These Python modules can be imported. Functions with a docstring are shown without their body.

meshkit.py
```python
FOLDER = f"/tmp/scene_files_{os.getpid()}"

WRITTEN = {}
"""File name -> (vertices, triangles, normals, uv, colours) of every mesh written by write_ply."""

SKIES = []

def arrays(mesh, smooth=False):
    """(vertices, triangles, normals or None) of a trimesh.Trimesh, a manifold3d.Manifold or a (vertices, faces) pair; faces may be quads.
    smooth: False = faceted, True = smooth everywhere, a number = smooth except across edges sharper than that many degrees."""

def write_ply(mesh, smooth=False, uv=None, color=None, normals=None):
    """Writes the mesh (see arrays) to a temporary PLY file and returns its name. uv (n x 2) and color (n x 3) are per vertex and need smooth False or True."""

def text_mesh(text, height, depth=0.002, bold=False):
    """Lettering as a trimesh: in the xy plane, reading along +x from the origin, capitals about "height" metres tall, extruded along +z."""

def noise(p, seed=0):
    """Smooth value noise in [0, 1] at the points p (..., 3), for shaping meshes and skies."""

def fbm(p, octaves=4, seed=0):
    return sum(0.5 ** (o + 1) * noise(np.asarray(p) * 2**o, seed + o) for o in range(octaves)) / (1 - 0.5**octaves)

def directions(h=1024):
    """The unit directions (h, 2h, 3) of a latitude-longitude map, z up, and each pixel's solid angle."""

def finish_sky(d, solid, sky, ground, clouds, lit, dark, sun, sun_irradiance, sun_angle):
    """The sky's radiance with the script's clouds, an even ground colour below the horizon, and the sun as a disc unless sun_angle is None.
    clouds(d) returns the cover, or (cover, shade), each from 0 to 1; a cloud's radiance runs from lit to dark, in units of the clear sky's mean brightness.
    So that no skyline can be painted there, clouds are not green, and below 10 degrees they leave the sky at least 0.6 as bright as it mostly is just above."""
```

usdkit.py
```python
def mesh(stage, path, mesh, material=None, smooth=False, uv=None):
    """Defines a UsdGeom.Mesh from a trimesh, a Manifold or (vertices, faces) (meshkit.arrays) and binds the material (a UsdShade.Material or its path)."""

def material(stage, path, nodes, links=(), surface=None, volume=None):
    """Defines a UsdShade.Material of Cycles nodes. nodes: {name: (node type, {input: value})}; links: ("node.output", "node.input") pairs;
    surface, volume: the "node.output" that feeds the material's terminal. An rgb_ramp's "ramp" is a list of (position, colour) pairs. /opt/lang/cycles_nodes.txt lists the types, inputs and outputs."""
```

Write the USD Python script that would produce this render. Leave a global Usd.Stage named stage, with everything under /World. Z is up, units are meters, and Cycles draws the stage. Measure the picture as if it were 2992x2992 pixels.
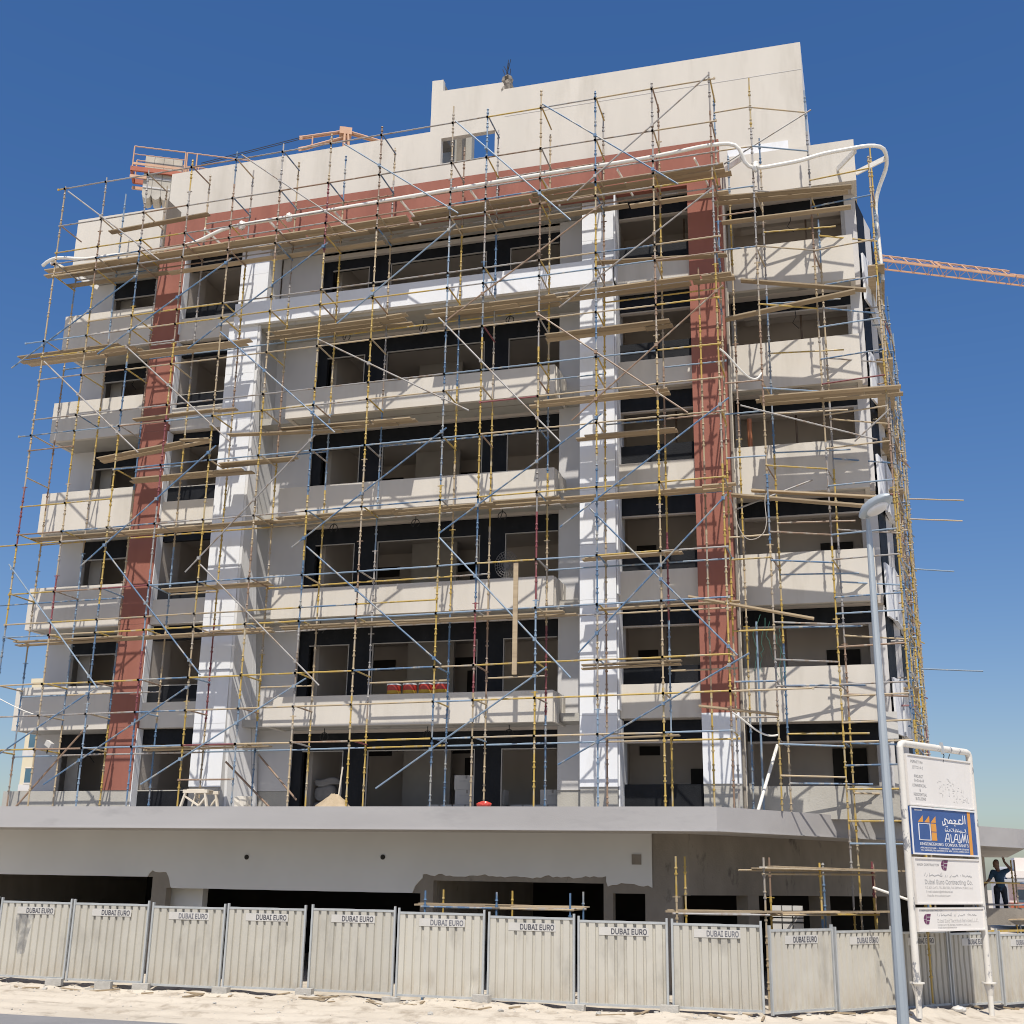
import math, random, re
import numpy as np, trimesh, manifold3d, usdkit, meshkit
import shapely
from shapely import affinity
from shapely.geometry import Polygon, LineString, Point, box as sbox
from shapely.ops import unary_union
from pxr import Usd, UsdGeom, UsdLux, UsdShade, Gf, Sdf, Vt

random.seed(7); rng = np.random.default_rng(7)
stage = Usd.Stage.CreateInMemory()
UsdGeom.SetStageUpAxis(stage, UsdGeom.Tokens.z); UsdGeom.SetStageMetersPerUnit(stage, 1.0)
W = UsdGeom.Xform.Define(stage, '/World'); stage.SetDefaultPrim(W.GetPrim())
UsdGeom.Scope.Define(stage, '/World/Looks')
ZO = 2.8            # heights below are written relative to the viewer's eye, which stands 2.8 m above the ground

# ------------------------------------------------------------------ camera
yaw, pitch, roll, FPX = -0.288560265, 0.289941719, -0.016791514, 3572.7229
fw = np.array([math.sin(yaw)*math.cos(pitch), math.cos(yaw)*math.cos(pitch), math.sin(pitch)])
rt = np.array([math.cos(yaw), -math.sin(yaw), 0.0]); dn = np.cross(fw, rt)
c, s = math.cos(roll), math.sin(roll)
rt, dn = c*rt + s*dn, -s*rt + c*dn
cam = UsdGeom.Camera.Define(stage, '/World/camera')
m = Gf.Matrix4d(*[float(v) for v in (*rt, 0, *(-dn), 0, *(-fw), 0, 0, 0, ZO, 1)])
cam.AddTransformOp().Set(m)
cam.CreateFocalLengthAttr(35.0)
cam.CreateHorizontalApertureAttr(35.0*2992/FPX); cam.CreateVerticalApertureAttr(35.0*2992/FPX)
cam.CreateClippingRangeAttr(Gf.Vec2f(0.1, 5000))
cam.CreateExposureAttr(0.27)

# ------------------------------------------------------------------ sky and sun
SUN_EL, SUN_AZ = math.radians(61.0), math.radians(15.0)      # azimuth to the right of straight behind the viewer
sd = np.array([math.sin(SUN_AZ)*math.cos(SUN_EL), -math.cos(SUN_AZ)*math.cos(SUN_EL), math.sin(SUN_EL)])
dome = UsdLux.DomeLight.Define(stage, '/World/sky')
sky_m = usdkit.material(stage, '/World/Looks/sky', {
    'sky': ('sky_texture', {'sky_type': 'single_scattering', 'sun_disc': False, 'sun_elevation': SUN_EL,
            'sun_rotation': math.atan2(sd[0], sd[1]), 'altitude': 0.0, 'air_density': 1.0, 'aerosol_density': 1.2, 'ozone_density': 3.0}),
    'hs': ('hsv', {'hue': 0.514, 'saturation': 1.36, 'value': 1.0}),
    'gm': ('gamma', {'gamma': 0.8}),
    'bg': ('background_shader', {'strength': 0.13})},
    [('sky.color', 'hs.color'), ('hs.color', 'gm.color'), ('gm.color', 'bg.color')], surface='bg.background')
UsdShade.MaterialBindingAPI.Apply(dome.GetPrim()).Bind(sky_m)
dome.GetPrim().SetCustomDataByKey('label', 'clear deep blue sky over the building site')
dome.GetPrim().SetCustomDataByKey('category', 'sky'); dome.GetPrim().SetCustomDataByKey('kind', 'structure')
sun = UsdLux.DistantLight.Define(stage, '/World/sun')
sun.CreateIntensityAttr(1.08); sun.CreateAngleAttr(0.53); sun.CreateColorAttr(Gf.Vec3f(1.0, 0.95, 0.87))
sun.GetPrim().CreateAttribute('inputs:normalize', Sdf.ValueTypeNames.Bool).Set(True)
zq = Gf.Rotation(Gf.Vec3d(0, 0, 1), Gf.Vec3d(*[float(v) for v in sd]))
sun.AddTransformOp().Set(Gf.Matrix4d().SetRotate(zq))

# ------------------------------------------------------------------ materials
def mat(name, col, col2=None, scale=3.0, rough=0.8, bump=0.0, bscale=40.0, stretch=(1, 1, 1), lo=0.35, hi=0.65, metallic=0.0,
        fine=0.0, col3=None, c3=(0.62, 0.7), s3=0.5, spec=0.5, rand=0.0, dust=None):
    n = {'g': ('geometry', {}), 'mp': ('mapping', {'scale': stretch}),
         'no': ('noise_texture', {'scale': scale, 'detail': 6.0, 'roughness': 0.6}),
         'r': ('rgb_ramp', {'ramp': [(lo, col), (hi, col2 if col2 is not None else col)]}),
         'p': ('principled_bsdf', {'roughness': rough, 'metallic': metallic, 'specular_ior_level': spec})}
    l = [('g.position', 'mp.vector'), ('mp.vector', 'no.vector'), ('no.fac', 'r.fac')]
    out = 'r.color'
    if col3 is not None:
        n['n3'] = ('noise_texture', {'scale': s3, 'detail': 5.0, 'roughness': 0.65})
        n['m3r'] = ('map_range', {'from_min': c3[0], 'from_max': c3[1], 'clamp': True})
        n['m3'] = ('mix_color', {'b': col3})
        l += [('mp.vector', 'n3.vector'), ('n3.fac', 'm3r.value'), ('m3r.result', 'm3.fac'), (out, 'm3.a')]
        out = 'm3.result'
    if dust is not None:      # sandy splash that thins out with height above the ground: (colour, low, high)
        n['sx'] = ('separate_xyz', {}); n['dm'] = ('map_range', {'from_min': dust[2], 'from_max': dust[1], 'clamp': True}); n['dn'] = ('noise_texture', {'scale': 5.0, 'detail': 6.0, 'roughness': .7})
        n['dr'] = ('map_range', {'from_min': .35, 'from_max': .75, 'clamp': True}); n['dx'] = ('math', {'math_type': 'multiply'}); n['dc'] = ('mix_color', {'b': dust[0]})
        l += [('g.position', 'sx.vector'), ('sx.z', 'dm.value'), ('mp.vector', 'dn.vector'), ('dn.fac', 'dr.value'), ('dm.result', 'dx.value1'), ('dr.result', 'dx.value2'), ('dx.value', 'dc.fac'), (out, 'dc.a')]
        out = 'dc.result'
    if rand:
        n['oi'] = ('object_info', {}); n['rm'] = ('map_range', {'to_min': 1-rand, 'to_max': 1+rand}); n['hv'] = ('hsv', {})
        l += [('oi.random', 'rm.value'), ('rm.result', 'hv.value'), (out, 'hv.color')]
        out = 'hv.color'
    if bump:
        n['bn'] = ('noise_texture', {'scale': bscale, 'detail': 4.0}); n['b'] = ('bump', {'strength': bump, 'distance': 0.02})
        l += [('g.position', 'bn.vector'), ('bn.fac', 'b.height'), ('b.normal', 'p.normal')]
    l.append((out, 'p.base_color'))
    return usdkit.material(stage, '/World/Looks/' + name, n, l, surface='p.BSDF')

M = {
 'cream': mat('cream_render', (.57, .53, .465), (.625, .58, .51), 1.2, .9, .15, 60, (1, 1, .18), .3, .7, col3=(.49, .45, .385), s3=.9, c3=(.52, .76)),
 'white': mat('white_render', (.70, .71, .725), (.76, .77, .785), .9, .85, .12, 60, (1, 1, .3), .3, .7, col3=(.62, .615, .60), s3=.9, c3=(.54, .75)),
 'greywall': mat('grey_render', (.52, .505, .49), (.60, .58, .56), .7, .9, .1, 60, (1, 1, .4), .3, .7),
 'red': mat('red_render', (.275, .105, .075), (.33, .135, .10), 1.1, .9, .15, 60, (1, 1, .25), .3, .7, col3=(.25, .10, .075), s3=.7, c3=(.5, .7), spec=.3),
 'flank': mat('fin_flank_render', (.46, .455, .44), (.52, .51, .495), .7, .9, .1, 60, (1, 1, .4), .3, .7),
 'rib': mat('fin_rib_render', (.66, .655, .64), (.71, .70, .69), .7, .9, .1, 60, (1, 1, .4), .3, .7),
 'heap': mat('heap_sand', (.36, .28, .18), (.43, .34, .23), 6, .95, .9, 30),
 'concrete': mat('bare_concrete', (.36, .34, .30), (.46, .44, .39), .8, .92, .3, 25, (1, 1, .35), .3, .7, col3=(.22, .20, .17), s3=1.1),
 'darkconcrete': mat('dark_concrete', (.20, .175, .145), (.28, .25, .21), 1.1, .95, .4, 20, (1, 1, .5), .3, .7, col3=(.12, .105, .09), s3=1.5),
 'podium': mat('podium_render', (.35, .335, .325), (.42, .405, .395), .45, .9, .12, 40, (.4, 1, 1.4), .3, .7, col3=(.30, .29, .285), s3=.8, c3=(.55, .75)),
 'plaster': mat('ground_floor_plaster', (.58, .575, .555), (.64, .635, .615), .4, .92, .12, 50, (1, 1, 1), .3, .7),
 'black': mat('black_bitumen', (.008, .009, .011), (.014, .015, .018), 3.0, .6, .35, 30, (1, 1, .5), .35, .65, col3=(.05, .05, .052), s3=6.0, c3=(.7, .78), spec=.2),
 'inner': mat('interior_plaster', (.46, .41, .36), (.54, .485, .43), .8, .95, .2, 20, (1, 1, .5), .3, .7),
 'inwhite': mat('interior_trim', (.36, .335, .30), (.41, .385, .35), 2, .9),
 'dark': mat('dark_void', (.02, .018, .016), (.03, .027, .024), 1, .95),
 'sand': mat('sand', (.46, .405, .325), (.55, .49, .40), .35, .95, .9, 9, (1, 1, 1), .3, .7, col3=(.30, .25, .19), s3=1.6, c3=(.52, .70)),
 'asphalt': mat('asphalt', (.18, .178, .18), (.23, .226, .228), .6, .9, .5, 60, (1, 1, 1), .3, .7, col3=(.26, .23, .19), s3=.25, c3=(.55, .75)),
 'sheet': mat('hoarding_sheet', (.445, .42, .36), (.50, .475, .41), .9, .5, .05, 20, (1, 1, .4), .3, .7, col3=(.33, .31, .265), s3=1.3, c3=(.54, .74), rand=.10, dust=((.36, .30, .22), .0, .75)),
 'galv': mat('galvanised_steel', (.42, .435, .43), (.52, .53, .52), 6, .5, 0, 20, (1, 1, .4), .3, .7, .35),
 'lamp': mat('galvanised_lamp_steel', (.36, .40, .42), (.47, .505, .52), 3, .5, .05, 30, (1, 1, .15), .3, .7, .3),
 'inkfaded': mat('faded_lettering', (.12, .12, .14), (.17, .17, .19), 6, .6),
 'stain': usdkit.material(stage, '/World/Looks/grey_stain', {'g': ('geometry', {}), 'n': ('noise_texture', {'scale': 5.0, 'detail': 6.0}), 'r': ('map_range', {'from_min': .35, 'from_max': .75, 'to_min': 0.0, 'to_max': .42, 'clamp': True}), 't': ('transparent_bsdf', {}), 'd': ('principled_bsdf', {'base_color': (.22, .215, .21), 'roughness': .8}), 'm': ('mix_closure', {})}, [('g.position', 'n.vector'), ('n.fac', 'r.value'), ('r.result', 'm.fac'), ('t.BSDF', 'm.closure1'), ('d.BSDF', 'm.closure2')], surface='m.closure'),
 'plate': mat('white_plate', (.49, .47, .43), (.56, .54, .50), 2, .5),
 'ink': mat('dark_grey_lettering', (.065, .065, .08), (.08, .08, .095), 5, .6),
 'board': mat('sign_board_white', (.72, .68, .63), (.77, .735, .69), 1.2, .45, 0, 20, (1, 1, .5), .3, .7, col3=(.6, .55, .46), s3=.7, c3=(.58, .8)),
 'blueboard': mat('sign_board_blue', (.035, .085, .245), (.045, .10, .28), 1.5, .4),
 'signwhite': mat('sign_white_print', (.75, .74, .73)),
 'orange': mat('sign_orange_print', (.62, .27, .05), (.66, .30, .06)),
 'purple': mat('sign_purple_print', (.12, .03, .085), (.14, .04, .10)),
 'faint': mat('faded_print', (.34, .335, .33), (.40, .395, .39)),
 'fainter': mat('very_faded_print', (.52, .505, .48), (.56, .54, .52)),
 'whitesteel': mat('white_painted_steel', (.62, .585, .52), (.70, .67, .61), 2.5, .55, .1, 20, (1, 1, .5), .3, .7, col3=(.24, .24, .25), s3=3.0, c3=(.585, .62)),
 'crane': mat('crane_orange', (.50, .285, .17), (.56, .33, .20), 2, .5),
 'cranedark': mat('crane_red', (.34, .075, .03), (.40, .10, .04), 2, .5),
 'cw': mat('counterweight_concrete', (.42, .385, .325), (.52, .48, .41), 1.5, .9),
 'timber': mat('timber_board', (.33, .25, .155), (.44, .345, .225), 2.0, .85, .2, 30, (.35, 6, 6), .3, .7, col3=(.27, .20, .13), s3=1.0, c3=(.50, .70), rand=.26),
 'paletimber': mat('pale_timber', (.60, .53, .42), (.68, .61, .50), 3, .85, .1, 30, (1, 1, 1), .3, .7),
 'wrap': mat('white_wrapped_tube', (.72, .69, .62), (.80, .775, .71), 6, .35, .5, 12, (1, 1, 1), .3, .7),
 'carton': mat('white_carton', (.40, .385, .36), (.45, .43, .41), 3, .8),
 'bag': mat('cement_bag', (.20, .185, .17), (.26, .24, .22), 5, .8, .4, 12),
 'pail': mat('red_paint_pail', (.45, .04, .03), (.50, .06, .04), 4, .35), 'pailyellow': mat('yellow_pail_band', (.60, .38, .05)),
 'cloth': mat('worker_blue_clothes', (.015, .02, .032), (.022, .03, .045), 8, .9), 'vest': mat('worker_blue_top', (.018, .05, .095), (.025, .06, .11), 8, .9),
 'skin': mat('skin', (.14, .075, .05), (.16, .09, .06), 8, .6), 'hair': mat('hair', (.012, .01, .01)),
 'farcream': mat('far_building_cream', (.60, .53, .38), (.64, .57, .42), .5, .9), 'glassblue': mat('far_window_glass', (.06, .12, .16), (.08, .15, .20), .5, .15),
 'farroof': mat('far_roof_grey', (.30, .31, .32), (.34, .35, .36), .5, .9), 'farpink': mat('far_wall_white', (.66, .60, .55), (.70, .64, .59), .5, .9),
 'propsteel': mat('rusty_prop_steel', (.13, .085, .06), (.2, .15, .11), 6, .7),
 'rope': mat('rope', (.45, .40, .34), (.5, .45, .39)), 'wire': mat('black_cable', (.02, .02, .02)),
 'net': mat('green_net', (.05, .16, .12)), 'bluesheet': mat('blue_sheet', (.05, .17, .42), (.07, .22, .5), 4, .6),
 'orangepipe': mat('orange_pipe', (.42, .15, .07), (.47, .18, .08), 3, .5), 'block': mat('concrete_block', (.36, .345, .31), (.45, .43, .39), 6, .95, .4, 40),
}
def paint(name, c, worn, amt=.5):
    return mat(name, c, tuple(x*1.15 for x in c), 9, .5, .15, 40, (1, 1, .25), .3, .7, .0, col3=worn, s3=4.5, c3=(amt-.04, amt+.08), rand=.12)
P_YEL = paint('yellow_scaffold_paint', (.42, .285, .065), (.40, .34, .24), .55)
P_BLU = paint('blue_scaffold_paint', (.085, .155, .255), (.33, .32, .29), .53)
P_GRY = paint('galvanised_scaffold_tube', (.30, .285, .27), (.25, .19, .14), .53)
P_RST = paint('rusty_scaffold_tube', (.25, .165, .11), (.36, .32, .26), .58)
P_MAR = paint('maroon_scaffold_paint', (.19, .05, .055), (.32, .25, .2), .62)
P_TAN = paint('dusty_scaffold_tube', (.40, .31, .19), (.35, .31, .26), .55)
P_LBL = paint('pale_blue_scaffold_tube', (.19, .26, .34), (.38, .36, .32), .6)

# ------------------------------------------------------------------ prim helpers
used = {}
def path_for(name, parent):
    base = parent or '/World'
    k = used.get((base, name), 0); used[(base, name)] = k + 1
    return f'{base}/{name}' if k == 0 else f'{base}/{name}_{k:03d}'
BASE = {}
def tag(prim, label=None, cat=None, group=None, kind=None):
    p = prim.GetPrim() if hasattr(prim, 'GetPrim') else prim
    for k, v in (('label', label), ('category', cat), ('group', group), ('kind', kind)):
        if v: p.SetCustomDataByKey(k, v)
    return prim
def thing(name, label, cat, base=(0, 0, 0), group=None):
    p = path_for(name, None); x = UsdGeom.Xform.Define(stage, p)
    x.AddTranslateOp().Set(Gf.Vec3d(base[0], base[1], base[2] + ZO)); BASE[p] = np.array([base[0], base[1], base[2] + ZO])
    tag(x, label, cat, group); return p
class MB:
    def __init__(s): s.v, s.f, s.n = [], [], 0
    def add(s, v, f):
        v = np.asarray(v, float); f = np.asarray(f, int)
        if f.shape[1] == 4: f = np.vstack([f[:, [0, 1, 2]], f[:, [0, 2, 3]]])
        s.v.append(v); s.f.append(f + s.n); s.n += len(v); return s
    def tm(s, t): return s.add(t.vertices, t.faces)
    def box(s, x0, x1, y0, y1, z0, z1):
        v = [(x, y, z) for z in (z0, z1) for y in (y0, y1) for x in (x0, x1)]
        return s.add(v, [(0, 2, 3, 1), (4, 5, 7, 6), (0, 1, 5, 4), (2, 6, 7, 3), (0, 4, 6, 2), (1, 3, 7, 5)])
    def hexa(s, v): return s.add(v, [(0, 2, 3, 1), (4, 5, 7, 6), (0, 1, 5, 4), (2, 6, 7, 3), (0, 4, 6, 2), (1, 3, 7, 5)])
    def beam(s, p, q, w, h, up=(0, 0, 1)):
        p, q = np.array(p, float), np.array(q, float); d = q - p; d /= np.linalg.norm(d)
        a = np.cross(d, up); a /= np.linalg.norm(a); b = np.cross(a, d)
        return s.hexa([e + a*i*w/2 + b*j*h/2 for j in (-1, 1) for e in (p, q) for i in (-1, 1)])
    def tube(s, p, q, r, n=8, r2=None, caps=True):
        p, q = np.array(p, float), np.array(q, float); d = q - p; L = np.linalg.norm(d); d /= L
        a = np.cross(d, (0, 0, 1) if abs(d[2]) < .9 else (1, 0, 0)); a /= np.linalg.norm(a); b = np.cross(d, a)
        t = np.arange(n)*2*math.pi/n; ring = np.outer(np.cos(t), a) + np.outer(np.sin(t), b)
        v = np.vstack([p + ring*r, q + ring*(r if r2 is None else r2)]); i = np.arange(n); j = (i + 1) % n
        f = np.stack([i, j, j + n, i + n], 1); s.add(v, f)
        if caps: s.add(np.vstack([v[:n], v[n:]]), [(0, k + 1, k) for k in range(1, n - 1)] + [(n, n + k, n + k + 1) for k in range(1, n - 1)])
        return s
    def path(s, pts, r, n=7):
        pts = [np.array(p, float) for p in pts]; N = len(pts); rings = []
        a = None
        for i in range(N):
            d = pts[min(i+1, N-1)] - pts[max(i-1, 0)]; d /= np.linalg.norm(d)
            if a is None: a = np.cross(d, (0, 0, 1) if abs(d[2]) < .9 else (1, 0, 0))
            a = a - d*(a @ d); a /= np.linalg.norm(a); b = np.cross(d, a)
            t = np.arange(n)*2*math.pi/n; rings.append(pts[i] + (np.outer(np.cos(t), a) + np.outer(np.sin(t), b))*r)
        f = []
        for i in range(N-1):
            for k in range(n): f.append((i*n+k, i*n+(k+1) % n, (i+1)*n+(k+1) % n, (i+1)*n+k))
        return s.add(np.vstack(rings), f)
    def build(s, name, material, parent=None, smooth=False, label=None, cat=None, group=None, kind=None):
        v = np.vstack(s.v); f = np.vstack(s.f); p = path_for(name, parent); v = v + np.array([0, 0, ZO])
        root = parent
        while root and root not in BASE: root = root.rpartition('/')[0]
        if root: v = v - BASE[root]
        usdkit.mesh(stage, p, (v, f), material, smooth); tag(stage.GetPrimAtPath(p), label, cat, group, kind)
        return p
def bx(name, material, parent, *b, **k): return MB().box(*b).build(name, material, parent, **k)
def extrude(poly, h):
    geoms = getattr(poly, 'geoms', [poly])
    return trimesh.util.concatenate([trimesh.creation.extrude_polygon(g, h, engine='earcut') for g in geoms if g.area > 1e-7])
def place(t, O, d, depth_out=True):
    """a mesh drawn in x (along), y (up), z (out) put on a wall that runs along d"""
    d = np.array([d[0], d[1], 0.0]); d /= np.linalg.norm(d); n = np.array([d[1], -d[0], 0.0])
    v = np.asarray(t.vertices); v = np.array(O) + v[:, :1]*d + v[:, 1:2]*np.array([0, 0, 1.0]) + v[:, 2:3]*n
    return trimesh.Trimesh(v, t.faces, process=False)
_tc = {}
def text(t, h, bold=False, depth=.004):
    if (t, h, bold) not in _tc: _tc[(t, h, bold)] = meshkit.text_mesh(t, h, depth, bold)
    return _tc[(t, h, bold)].copy()
def text_to(t, x, y, w, h, bold=False):
    g = text(t, h, bold); b = g.bounds; sc = w/(b[1][0]-b[0][0]); g.apply_translation([-b[0][0], 0, 0]); g.apply_scale([sc, 1, 1]); g.apply_translation([x, y, 0]); return g
def strokes(lines, wd, cap=2):
    return extrude(unary_union([LineString(l).buffer(wd/2, cap_style=cap, join_style=2) if len(l) > 1 else Point(l[0]).buffer(wd*.62) for l in lines]), .004)

# ------------------------------------------------------------------ ground
def ground_z(x, y):
    z = -2.83 - .045*np.clip(x + 2.6, 0, 12)
    fy = np.where(x < -2.62, 28.5, 28.5 + (x + 2.62)*1.405)           # line of the hoarding
    d = fy - y                                                        # distance in front of it
    q = np.stack([x*.9, y*.9, 0*x], -1); q2 = np.stack([x*4.2, y*4.2, 0*x], -1); q3 = np.stack([x*.35, y*.6, 0*x + 3], -1)
    n1, n2, n3 = meshkit.fbm(q, 4, 3), meshkit.fbm(q2, 3, 9), meshkit.fbm(q3, 3, 5)
    near = np.exp(-((d - .25)/.55)**2)
    z = z + near*(.02 + .16*np.clip(n1 - .42, 0, 1) + .10*(n2 - .5)) + (n1 - .5)*.10 + (n2 - .5)*.04 + .12*(n3 - .5)
    heap = np.exp(-(((x - .9)/1.3)**2 + ((d - .9)/.55)**2))*.17*(.5 + n2)
    z = z + heap
    road = np.clip((22.85 + .12*(n1 - .5) - y)/.25, 0, 1)
    for yt in (24.1, 25.7, 26.6):                                     # wheel ruts along the road side
        z = z - .05*np.exp(-((y - yt - .25*np.sin(x*.21 + yt))/.16)**2)*(.4 + n1) + .03*np.exp(-((y - yt - .34 - .25*np.sin(x*.21 + yt))/.14)**2)
    return z*(1 - road) + road*(-2.93)
gx = np.concatenate([[-700, -300, -120, -70], np.arange(-50, -27, 1.0), np.arange(-27, 6, .11), np.arange(6, 24, 1.0), [40, 80, 160, 300, 700]])
gy = np.concatenate([[-120, -30, 0, 12], np.arange(18, 24, .25), np.arange(24, 33, .12), np.arange(33, 60, 1.0), [70, 100, 180, 400, 900]])
X, Y = np.meshgrid(gx, gy); Z = ground_z(X, Y)
nx, ny = len(gx), len(gy); ii = (np.arange(ny-1)[:, None]*nx + np.arange(nx-1)[None]).ravel()
MB().add(np.stack([X.ravel(), Y.ravel(), Z.ravel()], 1), np.stack([ii, ii+1, ii+nx+1, ii+nx], 1)).build('sand_ground', M['sand'], None, True,
    'pale trampled sand in front of the hoarding and across the site', 'ground', kind='structure')
MB().box(-300, 300, 8, 22.72, -3.1, -2.826).build('road', M['asphalt'], None, False, 'grey asphalt road edge at the lower left corner', 'road', kind='structure')
st = MB(); r2 = np.random.default_rng(3)
for k in range(620):
    x = r2.uniform(-26, 4.5); fy = 28.5 if x < -2.62 else 28.5 + (x + 2.62)*1.405
    y = fy - abs(r2.normal(.1, .45)) if k % 3 else r2.uniform(23.0, fy)
    sz = r2.uniform(.008, .03) if k % 17 else r2.uniform(.03, .08)
    z = float(ground_z(np.array([x]), np.array([y]))[0]); o = trimesh.creation.icosahedron(); v = o.vertices*(r2.uniform(.6, 1.2, 3)*sz)*(1, 1, .7) + r2.normal(0, sz*.12, (12, 3))
    st.add(v + (x, y, z + sz*.2), o.faces)
st.build('gravel', M['block'], None, False, 'grey stones and rubble strewn along the foot of the hoarding', 'gravel', kind='stuff')

# ------------------------------------------------------------------ the building under construction
BL = thing('apartment_building', 'seven storey cream apartment block under construction with red pilasters behind scaffolding', 'building', (-13, 40, -2.8))
PH = 3.27; Bk = [4.22 + PH*k for k in range(6)]
podpts = [(-45, 30.68), (-3.8, 30.68), (.04, 36.25), (2.92, 41.0), (4.12, 42.9), (4.42, 43.5), (5.2, 59), (-45, 59)]
t = extrude(Polygon(podpts), .567); t.apply_translation((0, 0, 1.15)); MB().tm(t).build('podium_slab', M['podium'], BL, label='pale grey projecting slab edge above the ground floor')
drip = LineString(podpts[:6]).buffer(.035, cap_style=2, join_style=2)
t = extrude(drip, .02); t.apply_translation((0, 0, 1.132)); MB().tm(t).build('drip_edge', M['podium'], BL)
# ground floor: bare concrete behind, plaster sheets in front
def rough(pts, seed, amp=.05, step=.12):
    """jag the edges of a polygon that are flagged with a third value"""
    r = np.random.default_rng(seed); out = []
    for i, p in enumerate(pts):
        q = pts[(i+1) % len(pts)]; out.append(p[:2])
        if len(p) > 2:
            L = math.hypot(q[0]-p[0], q[1]-p[1]); k = int(L/step); a = 0
            for j in range(1, k):
                a = .7*a + r.normal(0, amp*.6); t_ = j/k
                out.append((p[0] + (q[0]-p[0])*t_ + (a if abs(q[1]-p[1]) > abs(q[0]-p[0]) else 0), p[1] + (q[1]-p[1])*t_ + (a if abs(q[0]-p[0]) >= abs(q[1]-p[1]) else 0)))
    return Polygon(out).buffer(0)
def wall_sheet(poly, y, th, name, m_, **k):
    t = extrude(poly, th); v = np.stack([t.vertices[:, 0], y + th - t.vertices[:, 2], t.vertices[:, 1]], 1)
    return MB().add(v, t.faces).build(name, m_, BL, **k)
conc = Polygon([(-45, -3), (-45, 1.15), (-4.85, 1.15), (-4.85, -3)]).difference(unary_union([sbox(-40, -3.2, -20.58, -.17), sbox(-20.1, -3.2, -12.22, -.47), sbox(-11.85, -3.2, -7.1, -.13), sbox(-6.85, -3.2, -6.0, -.37), sbox(-5.05, -3.2, -4.8, -.39)]))
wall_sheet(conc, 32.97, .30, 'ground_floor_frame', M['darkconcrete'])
pl = rough([(-45, 1.148), (-45, -3), (-40.0, -3), (-40.0, -.168), (-20.75, -.168, 1), (-20.6, .02, 1), (-20.12, -.03, 1), (-19.95, -.42), (-19.9, -.468), (-12.45, -.468, 1), (-12.15, .03, 1), (-7.02, .06, 1), (-6.98, -.2, 1), (-5.8, -.215), (-5.8, 1.148)], 5, .045, .11)
wall_sheet(pl, 32.92, .048, 'plaster_coat', M['plaster'])
for x, z in ((-17.55, .42), (-13.35, .47)):
    MB().tube((x, 32.935, z), (x, 32.90, z), .07, 9).build('cable_hole', M['dark'], BL)
bx('socket_box', M['darkconcrete'], BL, -6.33, -6.08, 32.9, 32.94, .36, .62)
# concrete wall under the angled part of the slab
dA = np.array([.57, .8216]); nA = np.array([.8216, -.57])
def angled_wall(name, m_, u0, u1, z0, z1, off, th, O=(-4.85, 32.97)):
    b = MB(); O = np.array(O); vs = []
    for z in (z0, z1):
        for w in (0, th):
            for u in (u0, u1):
                p = O + dA*u - nA*(off + w); vs.append((p[0], p[1], z))
    return b.hexa(vs).build(name, m_, BL)
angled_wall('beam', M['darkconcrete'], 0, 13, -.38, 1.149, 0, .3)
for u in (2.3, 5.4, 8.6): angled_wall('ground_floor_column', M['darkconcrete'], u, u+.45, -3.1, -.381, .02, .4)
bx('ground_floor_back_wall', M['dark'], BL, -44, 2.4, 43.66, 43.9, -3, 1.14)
MB().beam((2.5, 43.66, -.93), (4.1, 59, -.93), .3, 4.14).build('ground_floor_side_wall', M['darkconcrete'], BL)
bx('ground_floor_partition', M['darkconcrete'], BL, -27.6, -27.4, 33.6, 43.5, -3, 1.14)
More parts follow.
